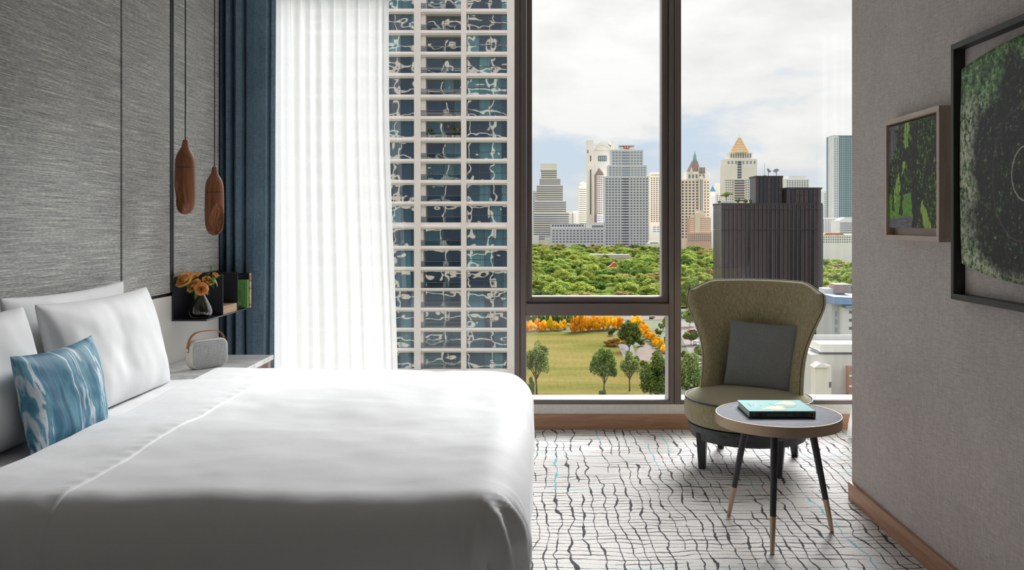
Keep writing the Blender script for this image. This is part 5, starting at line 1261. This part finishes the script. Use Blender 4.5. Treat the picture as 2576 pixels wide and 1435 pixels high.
b = FB('balcony_tower', 'cream balconied tower half hidden behind the grey office tower', 1600, 1645); b.box(1634, 1664, 440, None, STONE2); b.box(1638, 1660, 433, 441, STONE, 'crown'); b.wins(1636, 1662, 446, 560, 6, 5.2, 0.5, 0.5, WIND_D); b.box(1634, 1660, 566, None, WHITEC, 'annex', -10, 10); b.wins(1640, 1658, 569, 585, 9, 5, 0.7, 0.5, WINB, -10)
b = FB('low_house', 'low white house roofs at the park edge below the balconied tower', 1400, 1642); b.box(1632, 1662, 612, None, WHITEC); b.box(1636, 1656, 608, 613, STONE, 'roof')
# right window: beige tower with brown roof
b = FB('spire_tower', 'beige tower with steep brown roof and green copper finial', 1480, 1748)
b.box(1700, 1786, 452, None, STONE2); b.wins(1713, 1758, 455, 600, 9, 7.4, 0.55, 0.55, WIND_D); b.wins(1770, 1785, 455, 560, 7, 7.4, 0.5, 0.5, WIND); b.box(1758, 1769, 444, None, STONE, 'rib', -3, 4); b.wins(1759.5, 1767.5, 452, 560, 4, 108, 0.5, 1, WIND_D, -3)
b.box(1728, 1776, 432, 453, STONE, 'upper_tier', -1); b.wins(1730, 1774, 438, 450, 9, 12, 0.5, 0.8, WIND, -1); b.box(1757, 1775, 420, 433, STONE2, 'belfry', -2, 12); b.wins(1758.5, 1773, 422, 437, 4, 15, 0.6, 1, WIND_D, -2)
zr0, zr1 = b.z(432), b.z(404); xa, xb = b.x(1731), b.x(1764)
MB().add([(xa, b.Y, zr0), (xb, b.Y, zr0), (xb, b.Y+22, zr0), (xa, b.Y+22, zr0), (b.x(1744), b.Y+6, zr1), (b.x(1756), b.Y+6, zr1), (b.x(1756), b.Y+16, zr1), (b.x(1744), b.Y+16, zr1)], [(3,2,1,0),(4,5,6,7),(0,1,5,4),(1,2,6,5),(2,3,7,6),(3,0,4,7)]).build('roof', BROWNR, b.q)
MB().lathe([(3.6, 0), (3.6, 2), (2.6, 6), (2.8, 8), (1.4, 12), (0.2, 16)], 12, (b.x(1751), b.Y+11, b.z(404))).build('finial', GREENR, b.q, auto=40)
for px in (1739, 1782): MB().lathe([(2.2, 0), (1.8, 4), (0.2, 9)], 8, (b.x(px), b.Y-1, b.z(434 if px < 1760 else 446))).build('pinnacle', STONE, b.q)
b = FB('salmon_block', 'salmon pink apartment block with stepped cream core below the spire tower', 1380, 1762)
b.box(1736, 1788, 548, None, PINKC); b.wins(1737, 1787, 551, 606, 50, 5.2, 1, 0.4, STONE, 0.0); b.box(1748, 1760, 536, None, STONE2, 'core', -3, 6); b.box(1740, 1776, 540, 549, STONE2, 'roof_tier', 1, 14); b.box(1752, 1772, 530, 541, STONE2, 'roof_tier', 2, 10); b.box(1728, 1788, 585, None, PINKC, 'low_wing', -6, 8); b.wins(1729, 1787, 588, 608, 5, 5.2, 0.5, 0.5, WIND, -6)
b = FB('grey_block', 'small grey block with a blue pyramid roof beside the spire tower', 1560, 1793); b.box(1780, 1800, 494, None, GREYC); b.box(1786, 1824, 486, None, GREYL, 'wing', 10); b.wins(1787, 1822, 490, 510, 6, 5, 0.5, 0.5, WIND, 10)
MB().add([(b.x(1787), b.Y, b.z(482)), (b.x(1801), b.Y, b.z(482)), (b.x(1801), b.Y+9, b.z(482)), (b.x(1787), b.Y+9, b.z(482)), (b.x(1794), b.Y+4.5, b.z(467))], [(3,2,1,0),(0,1,4),(1,2,4),(2,3,4),(3,0,4)]).build('pyramid_roof', plain('blue_tiles', S(72, 140, 168), 0.6), b.q); b.box(1788, 1800, 482, 495, GREYL, 'turret', 0.5, 8); b.box(1804, 1824, 460, 487, STONE, 'stair_tower', 12, 10)
# golden-crowned tower
b = FB('golden_crown_tower', 'beige tower topped by a gilded ribbed pointed crown', 1420, 1865)
b.box(1821, 1906, 452, None, STONE); b.box(1824, 1904, 416, 453, STONE, 'upper_tier', -1, 40); b.box(1826, 1905, 400, 417, STONE, 'parapet_tier', 0, 40); b.box(1836, 1894, 384, 402, STONE, 'lantern', 4, 26)
b.wins(1824, 1846, 420, 505, 5.5, 6.2, 0.5, 0.5, WIND); b.wins(1874, 1903, 420, 505, 5.5, 6.2, 0.5, 0.5, WIND); b.box(1846, 1873, 452, None, STONE2, 'bay', -2.4, 4); b.wins(1847, 1872, 452, 508, 25, 6.4, 1, 0.62, WIND_D, -2.4); b.wins(1855, 1865, 405, 450, 10, 6.4, 1, 0.66, WIND_D, -1.2); b.wins(1838, 1892, 386, 397, 6, 11, 0.45, 1, WIND_D, 4); b.wins(1828, 1903, 404, 414, 9, 10, 0.45, 0.8, WINB)
cx, cz0, cz1, cy = b.x(1865), b.z(384), b.z(341), b.Y+15
MB().lathe([(15.0, 0), (10.0, 8.5), (5.2, 18), (0.6, 27.2)], 24, (cx, cy, cz0)).build('crown_cone', plain('crown_cream', (0.85, 0.72, 0.55, 1), 0.7), b.q)
for row in range(6):
    rr = 15.6*(1-row/6.4); zz = cz0+row*4.3; n = max(5, int(16-2*row))
    for i in range(n):
        a = math.pi+math.pi*(i+0.5*(row % 2))/n
        MB().add([(cx+rr*math.cos(a)-0.9, cy+rr*math.sin(a), zz), (cx+rr*math.cos(a)+0.9, cy+rr*math.sin(a), zz), (cx+(rr-2.3)*math.cos(a), cy+(rr-2.3)*math.sin(a), zz+5.4), (cx+rr*math.cos(a), cy+rr*math.sin(a)-0.9, zz+1.6)], [(0, 1, 3), (0, 3, 2), (1, 2, 3), (0, 2, 1)]).build('crown_leaf', GOLDC, b.q)
MB().lathe([(0.5, 0), (0.1, 6)], 6, (cx, cy, cz1-1)).build('spire', GOLDC, b.q)
# dark office block in the middle distance
b = FB('dark_office_block', 'dark brown and black finned glass office block with roof garden behind the chair', 320, 1941, 16)
DKB = plain('dark_panel', S(58, 42, 49), 0.3, 0.0); DKG = plain('black_glass', S(22, 24, 34), 0.12); DKF = plain('dark_fin', S(74, 64, 68), 0.4); DKL = plain('dark_ledge', S(34, 28, 34), 0.5)
b.box(1817, 2067, 516, None, DKG, 'core', 0.6, 15); b.box(1910, 1978, 445, 518, DKG, 'upper_core', 4.8, 9.6); b.box(1980, 2067, 476, 518, DKG, 'side_core', 0.7, 14); b.box(1814.5, 2069.5, 511, 516, DKL, 'roof_ledge', 0.0, 16)
b.box(1908, 1978.5, 441, 445.5, DKL, 'parapet', 4.3, 10.4); b.box(1978, 2069.5, 472, 476, DKL, 'parapet', 0.3, 15)
pr = random.Random(5)
def panels(x0, x1, tiers, pitch, y0):
    n = max(1, round((x1-x0)/pitch)); pw = (x1-x0)/n; proto = {}
    for i in range(n):
        g = pr.random()
        for j, (t0, t1) in enumerate(tiers):
            mt = DKG if g < 0.30 else DKB
            kk = (j, mt.name); loc = Vector((b.x(x0+i*pw), b.Y+y0, b.z(t1)))-b.q.location
            if kk not in proto:
                o = MB().box(0, pw*b.k*0.74, 0, 0.5, 0, (t1-t0-1.2)*b.k).build('facade_panel', mt, b.q, local=True); proto[kk] = o; o.location = loc
            else: inst(proto[kk], b.q, loc)
def side_panels(px, y0, y1, tiers, n):
    pw = (y1-y0)/n; proto = {}
    for i in range(n):
        for j, (t0, t1) in enumerate(tiers):
            loc = Vector((b.x(px), b.Y+y0+i*pw, b.z(t1)))-b.q.location
            if j not in proto:
                o = MB().box(0, 0.5, 0, pw*0.78, 0, (t1-t0-1.2)*b.k).build('facade_panel', DKB, b.q, local=True); proto[j] = o; o.location = loc
            else: inst(proto[j], b.q, loc)
LT = ((515, 527), (527, 578), (578, 720))
panels(1815, 2069.5, LT, 10.6, 0.1); panels(1909, 1978, ((445, 459), (459, 474), (474, 490), (490, 513)), 10.6, 4.4); panels(1980, 2069, ((476, 491), (491, 513)), 11.1, 0.3)
side_panels(1814.5, 0.4, 15.6, LT, 6); side_panels(1908.5, 4.8, 14.4, ((445, 459), (459, 474), (474, 490), (490, 513)), 4)
for yq in (527, 578): b.box(1814.5, 2069.5, yq-0.9, yq+0.7, DKL, 'ledge', -0.5, 1.2)
mb = MB()
for i in range(25): xq = 1815+i*10.6-1.4; mb.box(b.x(xq), b.x(xq+2.0), b.Y-0.35, b.Y+0.6, b.z(720), b.z(515))
fo = mb.build('fins', DKF, b.q); fo['kind'] = 'stuff'
b.box(1815, 1846, 506, 512, plain('terrace_glass', S(176, 196, 190), 0.1), 'terrace_screen', 0.2, 0.2)
def roof_tree(name, label, px, yb, yt, pw, clear, seed, mat, nl):
    k = b.k; h = (yb-yt)*k; hc = h*clear; me, im = crown_mesh(name+'_foliage', seed, pw*k, h-hc*0.8, nl, 0.16, 12, mat, CROWN_IN, 0.2)
    q = thing(name, label, 'tree', (b.x(px), b.Y+7, b.z(yb))); c = mesh_part('foliage', me, q, loc=(0, 0, hc*0.8)); mesh_part('crown_heart', im, c); mesh_part('trunk', trunk_mesh('trunk', hc, 0.12, seed, 0.3, 5, h-hc), q)
roof_tree('rooftop_tree', 'small umbrella-shaped tree on the roof garden of the dark block', 1838, 511, 477, 36, 0.5, 90, L_GREEN, 900)
for k, (px, yt, pw) in enumerate(((1820, 503, 12), (1868, 496, 15), (1886, 499, 16), (1900, 498, 10))): roof_tree('rooftop_bush', ('bush below the umbrella tree', 'bush against the raised block', 'wide low bush by the raised block', 'narrow bush beside the dark wall')[k]+' on the roof garden', px, 511, yt, pw, 0.06, 95+k, L_DARK, 400)
DISH = plain('dish_grey', S(120, 120, 126), 0.5)
for px, py, tilt, who in ((1943.5, 428, 0.7, 'flatter satellite dish next to the roof mast'), (1964, 428.5, -0.5, 'rounder satellite dish tilted to the street')):
    q = thing('satellite_dish', who+' on the dark block', 'dish', (b.x(px), b.Y+6, b.z(441)))
    mb = MB().lathe([(0.05, 0.0), (0.5, 0.08), (0.9, 0.28), (1.18, 0.55), (1.14, 0.57), (0.85, 0.33), (0.45, 0.14), (0.04, 0.07)], 24)
    M = Matrix.Translation((0, 0, (441-py)*b.k-0.2)) @ Matrix.Rotation(tilt, 4, 'Y') @ Matrix.Rotation(0.5, 4, 'X'); mb.v = [tuple(M @ Vector(p)) for p in mb.v]; mb.build('dish', DISH, q, local=True, auto=50)
    MB().tube([(0, 0, 0), (0, 0, (441-py)*b.k-0.1)], 0.12, 8).build('post', DISH, q, local=True)
ms = thing('roof_mast', 'thin antenna mast on the roof of the dark block', 'antenna', (b.x(1934), b.Y+6, b.z(441))); MB().tube([(0, 0, 0), (0, 0, 5.0)], [0.08, 0.04], 6).build('pole', DISH, ms, local=True)
MB().box(-0.5, 0.5, -0.5, 0.5, 0, 0.25).build('base', DISH, ms, local=True)
# right-hand edge
b = FB('white_block', 'white stepped block appearing above the dark office roof', 1100, 2005); b.box(1975, 2036, 450, None, WHITEC); b.box(1984, 2030, 443, 451, GREYL, 'roof_tier', 2, 20); b.wins(1978, 2034, 453, 474, 6, 4.6, 0.6, 0.5, WIND)
b = FB('teal_tower', 'tall slender blue-grey glass tower at the end of the linen wall', 1250, 2120); b.box(2096, 2160, 341, None, TEALG); b.box(2094, 2109, 343, None, GREYL, 'side_bay', -2, 20); b.wins(2096, 2108, 346, 548, 6, 4.2, 0.6, 0.5, TEALG, -2); b.wins(2112, 2158, 346, 548, 4.4, 4.6, 0.5, 0.5, TEALL)
b = FB('pale_tower', 'pale apartment tower beside the slender glass tower', 1350, 2083); b.box(2070, 2096, 482, None, WHITEC); b.wins(2073, 2094, 486, 548, 5, 4.6, 0.6, 0.45, WINB)
b = FB('ribbed_block', 'white office block with a row of vertical ribs below the pale tower', 1200, 2090); b.box(2068, 2112, 548, None, WHITEC); b.wins(2070, 2110, 551, 588, 4, 37, 0.4, 1, WINB)
b = FB('banded_block', 'white banded block with low pointed roof at the end of the linen wall', 1150, 2130); b.box(2110, 2160, 556, None, WHITEC); b.wins(2113, 2158, 559, 588, 46, 4.8, 1, 0.45, WIND)
MB().prism([(b.x(2109), b.z(556)), (b.x(2126), b.z(547)), (b.x(2146), b.z(547)), (b.x(2160), b.z(556))], 'y', b.Y, b.Y+20).build('roof', WHITEC, b.q)
b = FB('tiled_houses', 'row of white houses with orange tiled roofs at the park edge', 950, 2110); b.box(2066, 2160, 590, None, WHITEC); b.wins(2070, 2158, 594, 612, 6, 7, 0.5, 0.5, WIND)
MB().prism([(b.x(2072), b.z(591)), (b.x(2078), b.z(586)), (b.x(2118), b.z(586)), (b.x(2124), b.z(591))], 'y', b.Y-0.5, b.Y+10).build('roof', plain('orange_tiles', S(206, 120, 76), 0.8), b.q)
b = FB('blue_roof_building', 'grey building with curved blue roof and small square windows', 250, 2150, 14)
CONC = cmat('grey_render', (0.46, 0.47, 0.47, 1)); CONCL = cmat('pale_render', (0.66, 0.65, 0.63, 1)); BLUR = plain('blue_metal_roof', S(118, 148, 190), 0.35)
b.box(2092, 2200, 764, None, CONC, 'wall'); b.box(2112, 2200, 772, None, CONCL, 'front_bay', -2.5, 4)
poly = [(b.x(2086), b.z(762))]+[(b.x(2086+120*i/10), b.z(744+4*(i/10)+0.0)-(i/10)**2*0.4) for i in range(11)]+[(b.x(2206), b.z(766))]
MB().prism(poly, 'y', b.Y-4, b.Y+14).build('roof', BLUR, b.q); b.box(2118, 2200, 766, 773, BLUR, 'fascia', -3.5, 1)
for yq in (780, 800, 820): b.box(2128, 2138, yq, yq+7, WIND_D, 'window', -2.6, 0.2); b.box(2100, 2106, yq+4, yq+16, WINB, 'window', -0.1, 0.2)
b.box(2120, 2160, 720, 742, BROWNR, 'roof_plant', 6, 6); b.box(2096, 2150, 732, 746, CONCL, 'rear_wing', 8, 5)
b = FB('white_low_building', 'low pale building with white roof beside the chair back', 190, 2100, 10)
b.box(2040, 2200, 893, None, CONCL, 'wall'); b.box(2062, 2200, 866, 886, WHITEC, 'roof', -0.5, 9); b.box(2062, 2200, 885, 894, WIND, 'clerestory', 0.6, 6); b.box(2062, 2200, 852, 867, CONC, 'railing', 6, 0.3)
b.box(2040, 2080, 915, None, STONE, 'annex', -3.0, 3); MB().prism([(b.x(2036), b.z(919)), (b.x(2052), b.z(908)), (b.x(2070), b.z(916)), (b.x(2070), b.z(919))], 'y', b.Y-3.4, b.Y).build('annex_roof', WHITEC, b.q); b.box(2074, 2079, 955, 968, WIND_D, 'window', -3.2, 0.3)
b.box(2128, 2200, 920, None, cmat('brick_annex', (0.40, 0.22, 0.15, 1)), 'brick_annex', -2, 2.2); b.box(2128, 2200, 940, 944, WHITEC, 'brick_band', -2.2, 0.3); b.box(2128, 2200, 966, 970, WHITEC, 'brick_band', -2.2, 0.3); b.box(2085, 2200, 990, None, cmat('maroon_wall', (0.22, 0.09, 0.08, 1)), 'boundary_wall', -4, 0.6)
# park pavilion and long roof among the trees
b = FB('park_pavilion', 'small park pavilion with tiered orange roof among the trees', 830, 1545, 8)
ORT = plain('orange_roof', S(196, 104, 64), 0.7); b.box(1536, 1554, 668, None, WHITEC)
for (x0, x1, a, c, x2, x3) in ((1530, 1560, 672, 667, 1538, 1552), (1538, 1552, 667, 661, 1543, 1547)):
    MB().prism([(b.x(x0), b.z(a)), (b.x(x2), b.z(c)), (b.x(x3), b.z(c)), (b.x(x1), b.z(a))], 'y', b.Y-1, b.Y+8).build('roof', ORT, b.q)
b = FB('long_hall', 'long pale-roofed hall among the park trees behind the pavilion', 960, 1535, 14); b.box(1484, 1590, 648, None, STONE2)
MB().prism([(b.x(1480), b.z(650)), (b.x(1486), b.z(640)), (b.x(1584), b.z(641)), (b.x(1592), b.z(650))], 'y', b.Y-1, b.Y+14).build('roof', cmat('dull_roof', (0.52, 0.48, 0.44, 1)), b.q)
# traffic on the street
CARM = [plain('car_paint_white', S(226, 224, 222), 0.3), plain('car_paint_dark', S(52, 54, 62), 0.3), plain('car_paint_blue', S(60, 84, 150), 0.3), plain('car_paint_red', S(150, 48, 44), 0.3)]
TYRE = plain('tyre', S(28, 28, 30), 0.8); CGL = plain('car_glass', S(40, 48, 58), 0.1)
def car(px, py, ci, label, rz):
    x, y = gp(px, py); q = thing('car', label, 'car', (x, y, GZ+0.1), rz)
    MB().prism([(-2.2, 0.35), (2.2, 0.35), (2.2, 0.85), (1.3, 0.95), (0.7, 1.45), (-1.3, 1.45), (-1.9, 0.95), (-2.2, 0.9)], 'y', -0.85, 0.85).build('body', CARM[ci], q, local=True, bevel=0.06)
    MB().prism([(1.15, 0.97), (0.66, 1.38), (-1.22, 1.38), (-1.72, 0.97)], 'y', -0.87, 0.87).build('windows', CGL, q, local=True)
    for sx in (-1.35, 1.35):
        for sy in (-0.80, 0.80):
            mb = MB().lathe([(0.33, -0.1), (0.33, 0.1)], 14); mb.v = [(p[0]+sx, p[2]+sy, p[1]+0.33) for p in mb.v]; mb.build('wheel', TYRE, q, local=True)
for i, (px, py, ci, lb) in enumerate(((1752, 868, 0, 'white car driving on the street beside the chair'), (1760, 876, 2, 'blue car in the street queue'), (1747, 852, 1, 'dark car at the top of the street'), (1770, 893, 3, 'red car nearing the kerb trees'), (1765, 832, 0, 'white car parked at the junction'), (1640, 803, 1, 'dark car on the cross street behind the hedge'))): car(px, py, ci, lb, 1.2)
for px, py, ci, lb in ((1600, 801, 0, 'white car on the cross street beyond the golden hedge'), (1715, 802, 2, 'blue car on the cross street by the mullion'), (1758, 925, 0, 'white car passing the kerb trees'), (1742, 838, 3, 'red car by the traffic island')): car(px, py, ci, lb, 0.2)
LAMPM = plain('lamp_post_grey', S(96, 94, 96), 0.5)
for px, py, lb in ((1755, 938, 'grey street lamp post among the kerb trees'), (1730, 812, 'grey street lamp post on the grass strip')):
    x, y = gp(px, py); q = thing('street_lamp', lb, 'street lamp', (x, y, GZ)); MB().tube([(0, 0, 0), (0, 0, 8), (0.5, 0, 9), (1.8, 0, 9.3)], [0.14, 0.1, 0.08, 0.07], 8).build('pole', LAMPM, q, local=True); MB().box(1.4, 2.3, -0.2, 0.2, 9.15, 9.35).build('lamp_head', LAMPM, q, local=True)
# plants on one tower balcony
for px, wd, lb in ((1064, 10, 'tall potted palm at the wall end of a tower balcony'), (1080, 14, 'leafy potted palm on a tower balcony'), (1138, 14, 'yellow-green potted plant on a tower balcony'), (1152, 12, 'bushy potted palm at the column end of a tower balcony')):
    k = TWY/F; q = thing('balcony_plant', lb, 'plant', (tx(px), TWY+0.9, tz(346))); me, im = crown_mesh('balcony_foliage', int(px), wd*k*1.2, 1.7, 260, 0.12, 8, L_LAWN, None, 0.1); mesh_part('foliage', me, q, loc=(0, 0, 0.4))
    MB().lathe([(0.16, 0), (0.24, 0.42)], 12).build('pot', WHITEC, q, local=True); MB().tube([(0, 0, 0.4), (0, 0, 1.5)], 0.04, 6).build('stem', BARK, q, local=True)
print('park trees', n_tree)
